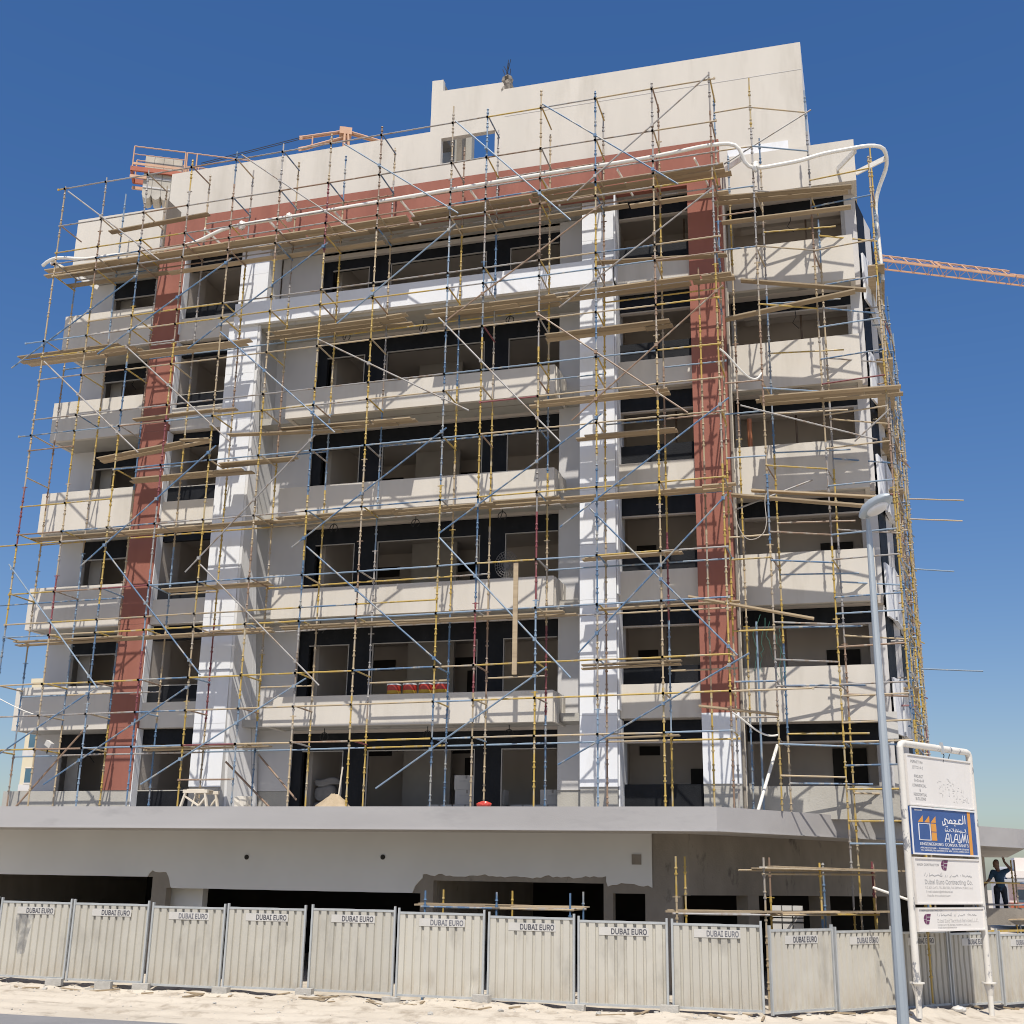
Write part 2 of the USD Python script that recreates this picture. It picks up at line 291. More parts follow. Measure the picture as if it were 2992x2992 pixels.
bx('ground_floor_partition', M['darkconcrete'], BL, -12.1, -11.9, 33.6, 43.5, -3, 1.14)
bx('wall_pier', M['plaster'], BL, -20.9, -19.2, 33.5, 33.8, -3, -.2)

# floor slabs
for k in range(6):
    z = Bk[k]
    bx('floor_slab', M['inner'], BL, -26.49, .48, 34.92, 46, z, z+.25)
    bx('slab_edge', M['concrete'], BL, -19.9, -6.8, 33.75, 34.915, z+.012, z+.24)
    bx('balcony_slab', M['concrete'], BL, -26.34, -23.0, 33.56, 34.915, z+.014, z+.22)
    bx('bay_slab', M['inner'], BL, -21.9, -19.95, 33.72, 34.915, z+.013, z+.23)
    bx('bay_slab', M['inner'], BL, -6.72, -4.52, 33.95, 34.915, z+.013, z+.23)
    bx('balcony_slab', M['concrete'], BL, -3.4, .34, 34.56, 35.25, z+.014, z+.22)
# vertical structure
def col(name, m_, x0, x1, y0, y1, z0, z1, **k): return bx(name, m_, BL, x0, x1, y0, y1, z0, z1, **k)
def grooved(name, m_, x0, x1, y0, y1, z0, z1, cuts):
    zs = [z0] + sorted(c for c in cuts if z0 < c < z1) + [z1]
    for a, b in zip(zs[:-1], zs[1:]): col(name, m_, x0, x1, y0, y1, a + (.008 if a != z0 else 0), b)
    col(name + '_core', M['concrete'], x0+.03, x1-.03, y0+.012, y1-.01, z0, z1)
cutsR = [b + .02 for b in Bk]
grooved('red_pilaster', M['red'], -22.94, -21.92, 33.4, 33.75, 2.35, 20.57, cutsR)
col('inner_column', M['inner'], -22.93, -21.93, 33.752, 34.9, 2.35, 20.57)
col('pilaster_base', M['concrete'], -22.94, -21.92, 33.42, 34.9, 1.6, 2.348)
grooved('red_pilaster', M['red'], -4.46, -3.45, 33.4, 33.9, 4.34, 20.57, cutsR)
col('inner_column', M['inner'], -4.45, -3.46, 33.902, 34.9, 4.34, 20.57)
col('white_pilaster_base', M['white'], -4.46, -3.45, 33.39, 34.9, 2.46, 4.338)
col('pilaster_base', M['concrete'], -4.46, -3.45, 33.42, 34.9, 1.6, 2.458)
grooved('white_fin', M['white'], -19.82, -18.75, 33.2, 34.6, 2.42, 17.43, [b + .08 for b in Bk] + [b + 1.7 for b in Bk[:-1]])
col('fin_base', M['concrete'], -19.81, -18.76, 33.23, 34.6, 1.6, 2.418)
grooved('white_fin_top', M['white'], -19.86, -18.8, 33.7, 34.6, 18.32, 20.57, [19.6])
grooved('white_column', M['white'], -7.8, -6.75, 33.2, 34.6, 2.38, 17.43, [b + .08 for b in Bk] + [b + 1.7 for b in Bk[:-1]])
col('column_base', M['concrete'], -7.79, -6.76, 33.23, 34.6, 1.6, 2.378)
grooved('white_column_top', M['white'], -7.83, -6.79, 33.62, 34.6, 18.32, 20.57, [19.2])
# splayed flank of the left fin with its fanning ribs
def flank(u, z):     # u from the front corner (0) to the wall (1)
    w = .02 + .46*(17.4 - z)/15.8
    return np.array([-18.75 + max(w, .02)*u, 33.2 + 1.4*u, z])
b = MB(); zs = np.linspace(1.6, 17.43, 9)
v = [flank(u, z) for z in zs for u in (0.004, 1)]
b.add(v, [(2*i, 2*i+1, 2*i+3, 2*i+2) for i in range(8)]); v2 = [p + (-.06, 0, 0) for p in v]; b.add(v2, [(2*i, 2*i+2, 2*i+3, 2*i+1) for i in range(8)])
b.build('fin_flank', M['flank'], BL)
for zt, ub, wd in ((17.4, .93, .06), (15.8, .74, .09), (14.0, .60, .05), (12.2, .46, .10), (10.2, .33, .05), (8.0, .22, .08)):
    b = MB(); pts = []
    for z in np.linspace(1.6, zt, 7):
        uc = ub*(zt - z)/(zt - 1.6)
        for u in (max(uc - wd, .01), min(uc + wd, 1)):
            p = flank(u, z); pts += [p, p + (.09, -.012, 0)]
    f = []
    for i in range(6):
        o, n_ = 4*i, 4*i + 4; f += [(o+1, o+3, n_+3, n_+1), (o, o+1, n_+1, n_), (o+3, o+2, n_+2, n_+3)]
    b.add(pts, f).build('flank_rib', M['rib'], BL)
# loggia side walls
gcut = [b + .10 for b in Bk]
def cutwall(name, x0, x1, y0, y1):
    zs = [2.38] + gcut[:6] + [20.56]
    zs = sorted(z for z in zs if z <= 20.56)
    for a, b_ in zip(zs[:-1], zs[1:]): col(name, M['greywall'], x0, x1, y0, y1, a+.008, b_)
    col(name + '_base', M['concrete'], x0, x1, y0+.03, y1, 1.6, 2.38)
cutwall('grey_wall', -18.74, -17.24, 34.6, 34.91)
cutwall('grey_wall', -8.79, -7.7, 34.6, 34.91)
cutwall('grey_wall', -26.5, -25.6, 34.7, 34.91)
col('side_wall', M['greywall'], -26.5, -26.3, 34.915, 46, 1.6, 20.56)
# rooms
XS_P = (-22.4, -19.3, -17.0, -8.9, -7.2, -4.0)
for k in range(6):
    z0 = 1.6 if k == 0 else Bk[k-1] + .251; z1 = Bk[k] - .002
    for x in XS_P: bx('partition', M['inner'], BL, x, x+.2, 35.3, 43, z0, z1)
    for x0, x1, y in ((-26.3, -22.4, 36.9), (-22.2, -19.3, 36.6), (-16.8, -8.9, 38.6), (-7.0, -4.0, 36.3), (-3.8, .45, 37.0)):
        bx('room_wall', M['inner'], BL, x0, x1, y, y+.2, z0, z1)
    # loggia back wall, black coated, with three openings
    top = z1 - .62
    for x0, x1 in ((-17.238, -16.9), (-15.53, -14.75), (-11.33, -10.52)): bx('black_wall', M['black'], BL, x0, x1, 34.75, 34.91, z0, z1)
    for x0, x1 in ((-16.9, -15.53), (-14.75, -11.33), (-10.52, -8.792)): bx('black_lintel', M['black'], BL, x0, x1, 34.752, 34.91, top, z1)
    for x0, x1 in ((-16.9, -15.53), (-14.75, -11.33), (-10.52, -8.85)):
        b = MB().box(x0, x1, 34.74, 34.80, top-.028, top-.002)
        if x0 > -16: b.box(x0+.001, x0+.028, 34.741, 34.80, z0, top-.029)
        if x1 < -9.5: b.box(x1-.028, x1-.001, 34.741, 34.80, z0, top-.029)
        b.build('opening_trim', M['inwhite'], BL)
    bx('ceiling_beam', M['inner'], BL, -17.2, -8.8, 34.605, 34.735, z1-.10, z1)
    # inside the middle room: a white return wall, door opening and a grille
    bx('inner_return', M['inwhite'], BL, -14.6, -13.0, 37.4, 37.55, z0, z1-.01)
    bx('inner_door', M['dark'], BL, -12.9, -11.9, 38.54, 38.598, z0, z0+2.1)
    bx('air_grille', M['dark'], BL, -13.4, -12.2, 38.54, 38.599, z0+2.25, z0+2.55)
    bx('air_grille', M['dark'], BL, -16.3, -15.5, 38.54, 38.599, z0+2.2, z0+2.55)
    # left wing
    bx('black_lintel', M['black'], BL, -25.6, -22.95, 34.75, 34.91, z1-.62, z1)
    bx('opening_trim', M['inwhite'], BL, -25.6, -22.95, 34.74, 34.80, z1-.66, z1-.622)
    bx('opening_trim', M['inwhite'], BL, -25.6, -25.15, 35.2, 35.3, z0, z1)
    # left bay
    bx('black_lintel', M['black'], BL, -21.92, -19.82, 33.77, 33.95, z1-(.45 if k else .44), z1)
    bx('black_upstand', M['black'], BL, -21.918, -19.822, 33.75, 33.95, z0, 2.34 if k == 0 else 5.57 + 3.28*(k-1))
    bx('sill', M['concrete'], BL, -21.917, -19.823, 33.74, 33.97, (2.342 if k == 0 else 5.572 + 3.28*(k-1)), (2.375 if k == 0 else 5.6 + 3.28*(k-1)))
    bx('reveal', M['white'], BL, -21.915, -21.89, 33.42, 33.745, z0, z1)
    # right bay
    bx('black_lintel', M['black'], BL, -6.745, -4.465, 33.92, 34.1, z1-.56, z1)
    bx('black_upstand', M['black'], BL, -6.744, -4.466, 33.9, 34.1, z0, 2.49 if k == 0 else 5.74 + 3.3*(k-1))
    bx('reveal', M['white'], BL, -6.742, -6.70, 33.3, 33.895, z0, z1)
    bx('opening_trim', M['inner'], BL, -6.743, -4.467, 33.95, 34.12, z1-.60, z1-.562)
    bx('air_grille', M['dark'], BL, -6.7, -6.1, 36.24, 36.298, z0+1.9, z0+2.16)
    bx('inner_door', M['dark'], BL, -5.2, -4.4, 36.24, 36.297, z0, z0+1.5)
    # right wing
    bx('black_lintel', M['black'], BL, -3.44, .16, 35.25, 35.4, z1-.47, z1)
    bx('opening_trim', M['inner'], BL, -3.44, .16, 35.24, 35.5, z1-.52, z1-.472)
    bx('wing_wall', M['greywall'], BL, .16, .5, 35.25, 35.6, z0, z1)
    bx('opening_trim', M['inwhite'], BL, .04, .158, 35.242, 35.5, z0, z1-.522)
    bx('wing_wall', M['inwhite'], BL, -3.44, -3.3, 35.25, 35.5, z0, z1-.522)
    bx('inner_door', M['dark'], BL, -1.2, -.25, 36.94, 36.998, z0, z0+2.1)
    MB().tube((-2.6 + .31*k, 35.9, z0), (-2.6 + .31*k, 35.9, z1), .03).build('room_prop', M['propsteel'], BL, 40) if k != 2 else None
    MB().tube((-5.9 + .2*k, 35.4, z0), (-5.85 + .2*k, 35.4, z1), .03).build('room_prop', M['propsteel'], BL, 40) if k % 2 else None
    bx('room_beam', M['inner'], BL, -3.1, .04, 36.1, 36.4, z1-.3, z1)
bx('upper_loggia_back', M['inner'], BL, -18.3, -7.8, 34.605, 34.74, 20.3, 20.55)
# parapets, left to right, storey by storey
def lathes(): pass
for k in range(5):
    z = Bk[k]
    p = bx('left_parapet', M['cream'], BL, -26.5, -23.0, 33.4, 33.55, z, 5.59 + 3.285*k)
    bx('parapet_end', M['cream'], p, -26.5, -26.35, 33.552, 34.69, z+.002, 5.59 + 3.285*k - .002)
    bx('bay_spandrel', M['cream'], BL, -21.918, -19.83, 33.52, 33.7, z+.02, 5.03 + 3.28*k)
    if k < 4:
        zt = 5.04 + 3.29*k
        p = bx('middle_parapet', M['cream'], BL, -17.5, -8.57, 33.18, 33.32, z-.06, zt)
        for j in range(4): bx('end_panel', M['cream'], p, -8.62 + .012*(j % 2), -8.545 + .014*(j % 2), 33.322 + .3*j, 33.60 + .3*j, z-.055, zt-.005)
        bx('parapet_end', M['cream'], p, -17.5, -17.36, 33.322, 34.5, z-.05, zt-.005)
        bx('balcony_slab', M['concrete'], BL, -17.358, -8.65, 33.322, 34.6, z-.02, z+.2)
        bx('slab_joint', M['darkconcrete'], BL, -17.3, -8.7, 33.9, 33.94, z-.025, z-.021)
    bx('bay_spandrel', M['cream'], BL, -6.74, -4.47, 33.6, 33.8, z+.04, 5.2 + 3.25*k)
    p = bx('right_parapet', M['cream'], BL, -3.44, .33, 34.4, 34.55, z-.03, 5.69 + 3.26*k)
    bx('parapet_end', M['cream'], p, .2, .33, 34.552, 35.24, z-.028, 5.69 + 3.26*k - .002)
bx('white_band', M['white'], BL, -19.6, -6.76, 33.08, 33.24, 17.435, 18.22)
bx('band_slab', M['concrete'], BL, -18.74, -7.81, 33.245, 34.6, 17.30, 17.45)
bx('band_slab', M['concrete'], BL, -18.74, -7.81, 33.945, 33.955, 17.29, 17.299)
# top: red fascia, roof walls
bx('red_fascia', M['red'], BL, -22.8, -3.45, 33.4, 33.6, 20.572, 22.03)
bx('fascia_soffit', M['concrete'], BL, -21.9, -4.47, 33.62, 34.9, 20.59, 20.74)
bx('left_roof_parapet', M['cream'], BL, -26.5, -23.0, 33.4, 33.58, 20.56, 22.57)
bx('parapet_end', M['cream'], BL, -26.5, -26.34, 33.582, 45, 20.57, 22.565)
bx('right_roof_parapet', M['cream'], BL, -3.44, .57, 34.4, 34.58, 20.55, 21.98)
bx('parapet_end', M['cream'], BL, .4, .57, 34.582, 36.5, 20.56, 21.975)
bx('wall_patch', M['white'], BL, -3.3, -1.4, 34.62, 34.70, 21.9, 22.42, label='unpainted white strip at the foot of the roof wall')
bx('parapet_return', M['darkconcrete'], BL, -23.2, -22.99, 33.6, 34.5, 20.6, 23.0)
K = 34.7/33.4
up = Polygon([(-22.8*K, 20.6), (-22.8*K, 23.88*K), (-13.0*K, 23.93*K), (-13.0*K, 25.92*K), (-12.6*K, 25.9*K), (-12.6*K, 25.46*K), (-10.46*K, 25.40*K), (-10.43*K, 25.12*K), (-.82*K, 25.05*K), (-.82*K, 21.0)])
up = up.difference(sbox(-12.6*K, 22.64*K, -10.72*K, 23.61*K))
wall_sheet(up, 34.7, .2, 'roof_wall', M['cream'])
bx('roof_wall_side', M['white'], BL, -.82*K-.2, -.82*K, 34.902, 42, 21.5, 25.05*K)
bx('wall_joint', M['greywall'], BL, -10.4*K, -.83*K, 34.692, 34.705, 24.06*K, 24.075*K)
bx('roof_wall_end', M['darkconcrete'], BL, -13.0*K+.02, -12.62*K, 34.902, 36, 23.9*K, 25.86*K)
bx('stair_wall', M['concrete'], BL, -14.12, -12.62, 36.6, 36.9, 22.0, 27.4, label='grey stair wall seen through the roof window')
bx('stair_wall', M['darkconcrete'], BL, -13.05, -12.85, 36.2, 36.6, 22.0, 27.3)
bx('roof_slab', M['concrete'], BL, -26.3, .35, 34.95, 46, 20.83, 21.05)
b = MB(); r3 = np.random.default_rng(5)
stub = trimesh.creation.box((.3, .3, .55)); stub = stub.subdivide().subdivide(); stub.vertices += r3.normal(0, .03, stub.vertices.shape); stub.apply_translation((-10.36*K, 34.85, 25.38*K)); b.tm(stub)
b.build('column_stub', M['darkconcrete'], BL)
b = MB()
for i in range(6): b.tube((-10.36*K + r3.uniform(-.12, .12), 34.85 + r3.uniform(-.1, .1), 25.6*K), (-10.36*K + r3.uniform(-.2, .2), 34.85 + r3.uniform(-.1, .1), 25.6*K + r3.uniform(.3, .75)), .012, 5)
b.build('rebar', M['wire'], BL)
# terrace walls behind the podium edge
bx('terrace_wall', M['concrete'], BL, -26.49, -22.95, 33.4, 33.6, 1.6, 2.33)
bx('terrace_wall', M['concrete'], BL, -3.44, 1.3, 34.38, 34.56, 1.6, 2.46)
# right side of the building, stepping outwards as it goes back
def side(name, m_, p, q, z0, z1, th=.2):
    p, q = np.array(p), np.array(q); d = q - p; d /= np.linalg.norm(d); n = np.array([-d[1], d[0]]); vs = []
    for z in (z0, z1):
        for w in (0, th):
            for e in (p, q):
                a = e + n*w; vs.append((a[0], a[1], z))
    return MB().hexa(vs).build(name, m_, BL)
for k in range(6):
    z0 = 1.6 if k == 0 else Bk[k-1] + .252; z1 = Bk[k] - .004
    side('side_window_wall', M['black'], (.52, 35.62), (.74, 36.7), z0, z1)
    side('side_column', M['greywall'], (.74, 36.75), (.93, 37.6), z0, z1)
    side('side_window_wall', M['black'], (.94, 37.62), (1.2, 41.5), z0, z1)
    if k < 5:
        zt = z1 + 1.35
        side('side_balcony', M['white'], (.62, 35.3), (.80, 36.0), z1-.3, zt-.1, .06)
        side('side_balcony', M['white'], (.86, 36.3), (1.22, 39.2), z1-.25, zt, .12)
        side('side_soffit', M['inner'], (.80, 36.6), (1.2, 41.4), z1-.002, z1+.2, .5)
bx('building_back', M['greywall'], BL, -26.5, .9, 46.01, 46.2, 1.6, 21)
# wrapped decorative tube that runs round the top
tp = [(-26.9, 32.35, 20.25), (-26.2, 32.2, 20.38), (-25.2, 32.15, 20.18), (-24.0, 32.15, 20.15), (-22.9, 32.15, 20.1), (-21.7, 32.15, 20.12), (-20.6, 32.15, 20.25), (-19.9, 32.15, 20.5), (-18.9, 32.15, 20.62), (-17, 32.15, 20.66), (-14, 32.15, 20.74), (-11, 32.15, 20.82), (-8, 32.15, 20.88), (-5.37, 32.15, 20.92), (-4.3, 32.15, 20.99), (-3.53, 32.15, 21.03), (-3.16, 32.2, 21.04), (-2.87, 32.25, 20.99), (-2.7, 32.3, 20.81), (-2.63, 32.4, 20.58), (-2.51, 32.5, 20.38), (-2.25, 32.6, 20.33), (-1.66, 32.8, 20.45), (-1.0, 33.0, 20.62), (-.42, 33.2, 20.85), (.4, 33.4, 21.03), (1.02, 33.5, 21.1), (1.34, 33.7, 21.12), (1.48, 34.1, 21.08), (1.47, 34.5, 20.9), (1.3, 34.8, 20.6), (1.12, 35.0, 20.1), (1.09, 35.05, 19.4), (1.11, 35.05, 18.4), (1.13, 35.05, 17.4)]
def spline(pts, n=5):
    from scipy.interpolate import CubicSpline
    p = np.array(pts); t_ = np.r_[0, np.cumsum(np.linalg.norm(np.diff(p, axis=0), axis=1))]; cs = [CubicSpline(t_, p[:, i]) for i in range(3)]
    return np.stack([c_(np.linspace(0, t_[-1], n*len(p))) for c_ in cs], 1)
CT = MB().path(spline(tp, 5), .062, 8).build('wrapped_tube', M['wrap'], BL, True, label='white plastic wrapped tube snaking along the roof edge')
for p, q in (((.04, 34.38, 21.0), (.6, 33.47, 20.99)), ((.58, 34.5, 20.85), (1.44, 34.15, 21.0)), ((-3.4, 34.36, 21.5), (-2.7, 32.45, 20.61)), ((-25.3, 33.38, 19.7), (-26.5, 32.25, 20.3))):
    MB().beam(p, q, .05, .16).build('tube_strut', M['wrap'], CT)
for x in np.arange(-20.5, -4, 2.35): MB().beam((x + .25, 33.39, 20.45), (x, 32.2, 20.7), .04, .08).build('tube_strut', M['wrap'], CT)
for x, z in ((-19.05, 20.58), (-17.35, 20.62), (-2.3, 20.36)):
    kn = trimesh.creation.icosphere(subdivisions=2); kn.vertices = kn.vertices*(.11, .10, .16) + rng.normal(0, .018, kn.vertices.shape); kn.apply_translation((x, 32.13 if x < -5 else 32.58, z)); MB().tm(kn).build('plastic_knot', M['wrap'], CT, True)
# site lamps, cable loops hanging from the soffits, rainwater pipes
for (x, z, y) in ((-15.9, Bk[0], 34.1), (-12.6, Bk[0], 34.1), (-10.1, Bk[0], 34.1), (-16, Bk[2], 34.1), (-13.2, Bk[2]-.05, 34.0), (-10.4, Bk[2], 34.0), (-15.9, Bk[4], 34), (-13.2, Bk[4], 34), (-10.3, Bk[4], 34.1), (-16.2, Bk[1], 34)):
    a = np.linspace(-2.6, 2.6, 14); r_ = .13
    MB().path([(x, y, z), (x+.01, y, z-.15)] + [(x + r_*math.sin(t_), y, z - .28 + r_*math.cos(t_)*-1*-1) for t_ in a], .014, 5).build('cable_loop', M['wire'], BL)
for x, z in ((-1.5, 16.9), (-1.5, 20.2), (-24.6, 17.2), (-24.6, 4.1)):
    MB().path([(x, 35.1, z), (x+.03, 35.1, z-.35), (x-.08, 35.1, z-.55), (x+.1, 35.12, z-.75)], .012, 5).build('cable_end', M['wire'], BL)
MB().tube((-3.0, 35.0, 10.8), (-3.0, 35.0, 13.3), .07).build('drain_pipe', M['orangepipe'], BL)
for y, m_ in ((33.6, 'darkconcrete'), (33.85, 'paletimber')): MB().tube((-3.40, y, 1.7), (-3.40, y, 17.0), .04).build('drain_pipe', M[m_], BL)

# ------------------------------------------------------------------ scaffolding
FX = [-25.7, -24.07, -22.43, -20.76, -19.10, -17.40, -15.68, -13.92, -11.50, -10.36, -8.63, -6.92, -5.18, -3.46]
FTOP = [22.7, 22.8, 22.84, 22.96, 23.0, 23.0, 23.05, 23.05, 23.37, 23.04, 23.4, 23.08, 23.05, 23.1]
ITOP = [19.7, 22.83, 22.9, 23.07, 22.98, 23.01, 22.97, 22.99, 22.61, 23.05, 22.59, 23.11, 23.08, 23.09]
YO, YI = 31.5, 32.65
tilt = lambda z, x: z + .0105*(x + 9)
PAINTS = [P_YEL, P_BLU, P_GRY, P_RST, P_TAN, P_MAR, P_LBL]
rs = random.Random(21)
def pick(z, low=False):
    if z > 18.5: w = (2, 1, 6, 3, 6, .3, 2)
    elif z > 13: w = (5, 2, 2, 3, 6, .4, 1)
    elif z > 7: w = (7, 2.5, 1, 3, 5, .4, 1)
    else: w = (7, 3, 1, 2, 4, 1, 1)
    return rs.choices(PAINTS, w)[0]
def standard(parent, x, y, z0, z1, first=None, r=.0245):
    """one upright: tube lengths spigoted together, cups every half metre; the lowest length carries the others"""
    z = z0; root = None; jig = rs.uniform(-.1, .1); nm = 'standard'
    while z < z1 - .3:
        L = rs.choice([2.0, 2.5, 2.5, 3.0]); e = min(z + L, z1)
        if z1 - e < .9: e = z1
        b = MB().tube((x, y, z), (x, y, e), r, 8, caps=(e == z1))
        k = math.ceil((z - z0 - jig)/.5)
        while True:
            zc = z0 + jig + .5*k + .12
            if zc > e - .12: break
            if zc > z + .05:
                b.tube((x, y, zc - .03), (x, y, zc + .015), .040, 8, .044)
                b.tube((x, y, zc + .115), (x, y, zc + .15), .042, 8, .031)
            k += 1
        if e < z1:
            b.tube((x, y, e - .10), (x, y, e + .04), .032, 8)
            if rs.random() < .3: b.box(x - .09, x + .09, y - .02, y + .02, e + .005, e + .02)
        mt = first if (first is not None and root is None) else pick(z)
        p = b.build(nm if root is None else 'tube', mt, root or parent, 40)
        root = root or p; z = e
    return root
SC = thing('scaffold', 'tall tube scaffold with yellow, blue and rusty uprights covering the front of the building', 'scaffold', (-14.6, 32, 1.72))
for x, zt in zip(FX, FTOP): standard(SC, x, YO, 1.72, zt)
for x, zt in zip(FX, ITOP): standard(SC, x, YI, 1.72, zt)
standard(SC, -4.09, YI, 1.72, 17.3, P_YEL)
def bays(x0, x1):
    xs = [x for x in FX if x0 < x < x1]; xs = sorted(set([x0] + xs + [x1]))
    out = []
    for a, b in zip(xs[:-1], xs[1:]):
        if out and b - a < .9: out[-1] = (out[-1][0], b)
        elif b - a < .9 and len(xs) > 2 and a == x0: out.append((a, b))
        else: out.append((a, b))
    return out
def ledger(x0, x1, y, z, name='ledger', r=.0242, skip=0):
    last = None
    for a, b in bays(x0, x1):
        if rs.random() < skip: continue
        m_ = last if last is not None and rs.random() < .55 else rs.choices(PAINTS, (6, 3.5, 3, 2, 5, .25, 3))[0]
        if z > 19 and rs.random() < .6: m_ = rs.choice([P_GRY, P_RST, P_GRY])
        last = m_
        q = MB().tube((a + .01, y, tilt(z, a)), (b - .01, y, tilt(z, b) + rs.uniform(-.012, .012)), r, 8)
        for e in (a, b): q.box(e - .03, e + .03, y - .03, y + .02, tilt(z, e) - .03, tilt(z, e) + .03)
        q.build(name, m_, SC, 40)
OUT = [(22.77, -25.95, -3.3), (21.32, -25.7, -3.3), (20.29, -25.7, -3.3), (19.87, -25.8, -3.3), (19.42, -25.7, -3.46), (17.53, -24.07, -3.3), (17.02, -26.4, -3.3),
       (16.45, -25.7, -20.76), (15.62, -25.7, -3.4), (14.22, -25.7, -3.4), (13.68, -26.15, -10.3), (13.2, -10.36, -3.4), (13.15, -25.7, -24.07), (12.22, -22.43, -3.4),
       (11.25, -25.7, -22.43), (10.32, -25.7, -3.4), (9.98, -27.6, -22.2), (8.38, -25.7, -3.4), (7.42, -25.7, -11.5), (7.02, -25.7, -3.4), (5.52, -26.6, -3.4), (4.57, -26.6, -1.4), (3.57, -26.6, -3.4), (2.6, -19.1, -17.4)]
for z, a, b in OUT: ledger(a, b, YO - .035, z)
for z, a, b, sk in ((21.3, -22.4, -3.4, .3), (19.85, -25.7, -3.4, 0), (17.0, -22.4, -3.4, .55), (16.5, -25.7, -3.4, .2), (14.2, -25.7, -3.4, .6), (12.6, -25.7, -3.4, .35), (10.3, -25.7, -3.4, .1), (8.36, -27.5, -3.4, .45), (7.0, -25.7, -3.4, .05), (5.35, -25.7, -3.4, .4), (3.5, -25.7, -3.4, .05)):
    ledger(a, b, YI + .02, z, 'inner_ledger', skip=sk)
TZ = [22.77, 21.32, 20.29, 19.87, 19.42, 17.53, 17.02, 15.62, 14.22, 13.68, 12.22, 10.32, 8.38, 7.02, 5.52, 4.57, 3.57]
for x in FX:
    for z in TZ:
        if (z > 22 and x < -24) or (z in (20.29, 17.53, 14.22, 13.68, 15.62) and rs.random() < .45) or rs.random() < .1: continue
        MB().tube((x + .03, YO, tilt(z, x) + .02), (x + .03, YI, tilt(z, x) + .02 + rs.uniform(-.03, .01)), .0242, 8).build('transom', rs.choices(PAINTS, (6, 2, 2, 3, 4, .5, 1))[0], SC, 40)
BR = [(-25.51, 22.44, -21.58, 19.27), (-18.87, 22.78, -14.6, 19.32), (-15.19, 22.58, -11.21, 19.47), (-11.4, 22.76, -7.66, 18.71), (-8.57, 22.87, -4.45, 19.42), (-7.77, 19.38, -3.46, 22.95), (-26.8, 15.97, -22.35, 18.83),
      (-23.52, 16.12, -18.89, 18.97), (-20.18, 15.94, -15.53, 19.06), (-15.04, 16.22, -11.28, 19.11), (-11.46, 15.9, -6.74, 19.09), (-8.0, 15.9, -3.48, 19.12), (-7.62, 12.35, -3.26, 16.02), (-22.52, 16.32, -18.37, 12.64),
      (-25.55, 16.08, -21.58, 12.56), (-19.06, 16.4, -14.89, 12.64), (-15.65, 15.76, -10.68, 12.94), (-11.72, 16.02, -7.94, 11.74), (-8.72, 15.84, -4.34, 12.28), (-23.19, 8.98, -18.85, 12.56), (-19.51, 8.59, -15.53, 12.61),
      (-16.05, 9.15, -11.35, 12.47), (-11.46, 9.3, -6.76, 12.48), (-25.83, 9.18, -22.09, 5.18), (-22.33, 9.39, -18.69, 5.48), (-19.02, 8.8, -14.9, 5.07), (-15.57, 9.15, -11.28, 5.55), (-11.46, 9.17, -7.63, 5.08),
      (-7.1, 9.73, -3.24, 5.53), (-7.42, 5.74, -3.36, 9.87), (-27.0, 2.2, -22.16, 5.19), (-23.56, 2.38, -18.99, 5.19), (-20.3, 2.37, -15.32, 5.28), (-13.04, 2.23, -8.29, 5.39), (-7.96, 2.82, -2.93, 5.58), (-7.94, 9.25, -3.21, 12.62)]
for a, za, b, zb in BR:
    q = MB().tube((a, YO - .085, za), (b, YO - .085, zb), .0242, 8)
    for x in FX:
        if min(a, b) < x < max(a, b):
            zz = za + (zb - za)*(x - a)/(b - a); q.box(x - .045, x + .045, YO - .11, YO - .02, zz - .045, zz + .045)
    q.build('diagonal_brace', rs.choices([P_BLU, P_LBL, P_GRY, P_RST], (7, 3, 1, 1) if za < 14 else (4, 3, 3, 1))[0], SC, 40)
for p, q in (((-24.9, 32.0, 1.75), (-22.9, 32.3, 4.2)), ((-16.9, 33.0, 1.75), (-18.3, 32.6, 3.1)), ((-15.9, 32.5, 2.0), (-17.3, 32.7, 3.3))):
    MB().tube(p, q, .03).build('adjustable_prop', P_RST, SC, 40)
# the wing round the right corner and down the side
WG = thing('side_scaffold', 'dense narrow scaffold wrapping the right corner and side of the building', 'scaffold', (0, 34, -2.9))
A_, B_, C_ = (-2.38, 32.65), (-.78, 33.35), (.93, 33.1)
I13 = (-3.46, 32.65)
standard(WG, *A_, 1.72, 23.5, P_YEL); standard(WG, *B_, -2.75, 23.25, P_YEL); standard(WG, *C_, -2.75, 20.5, P_YEL)
standard(WG, -3.2, 33.75, 1.72, 21.6); standard(WG, -2.24, 33.95, 1.72, 22.2); standard(WG, -.62, 34.12, -2.8, 19.2)
side_st = [((1.05, 34.9), 21.9, -2.8), ((1.12, 36.0), 20.6, -2.8), ((1.29, 37.0), 17.8, -2.8), ((1.2, 38.0), 17.5, -2.8), ((1.45, 39.0), 17.4, 1.72), ((1.3, 40.0), 17.3, 1.72), ((1.56, 41.0), 17.2, 1.72), ((1.66, 43.0), 17.2, 1.72), ((1.40, 42.0), 17, 1.72), ((1.75, 45.0), 17, 1.72), ((1.47, 44.2), 17, 1.72), ((1.85, 47.0), 17, 1.72)]
for (x, y), zt, zb in side_st: standard(WG, x, y, zb, zt)
def wl(p, q, z, name='ledger', ext=0, col=None):
    p, q = np.array(p), np.array(q); d = (q - p)/np.linalg.norm(q - p); q = q + d*ext
    MB().tube((p[0], p[1] - .03, z), (q[0], q[1] - .03, z + rs.uniform(-.02, .02)), .0242, 8).build(name, col or rs.choices(PAINTS, (5, 4, 3, 3, 4, .6, 4))[0], WG, 40)
for z in (22.45, 21.1, 19.75, 18.9, 17.76, 13.54, 12.6, 11.3, 9.0, 8.37, 6.4, 5.04, 4.1): wl(I13, A_, z)
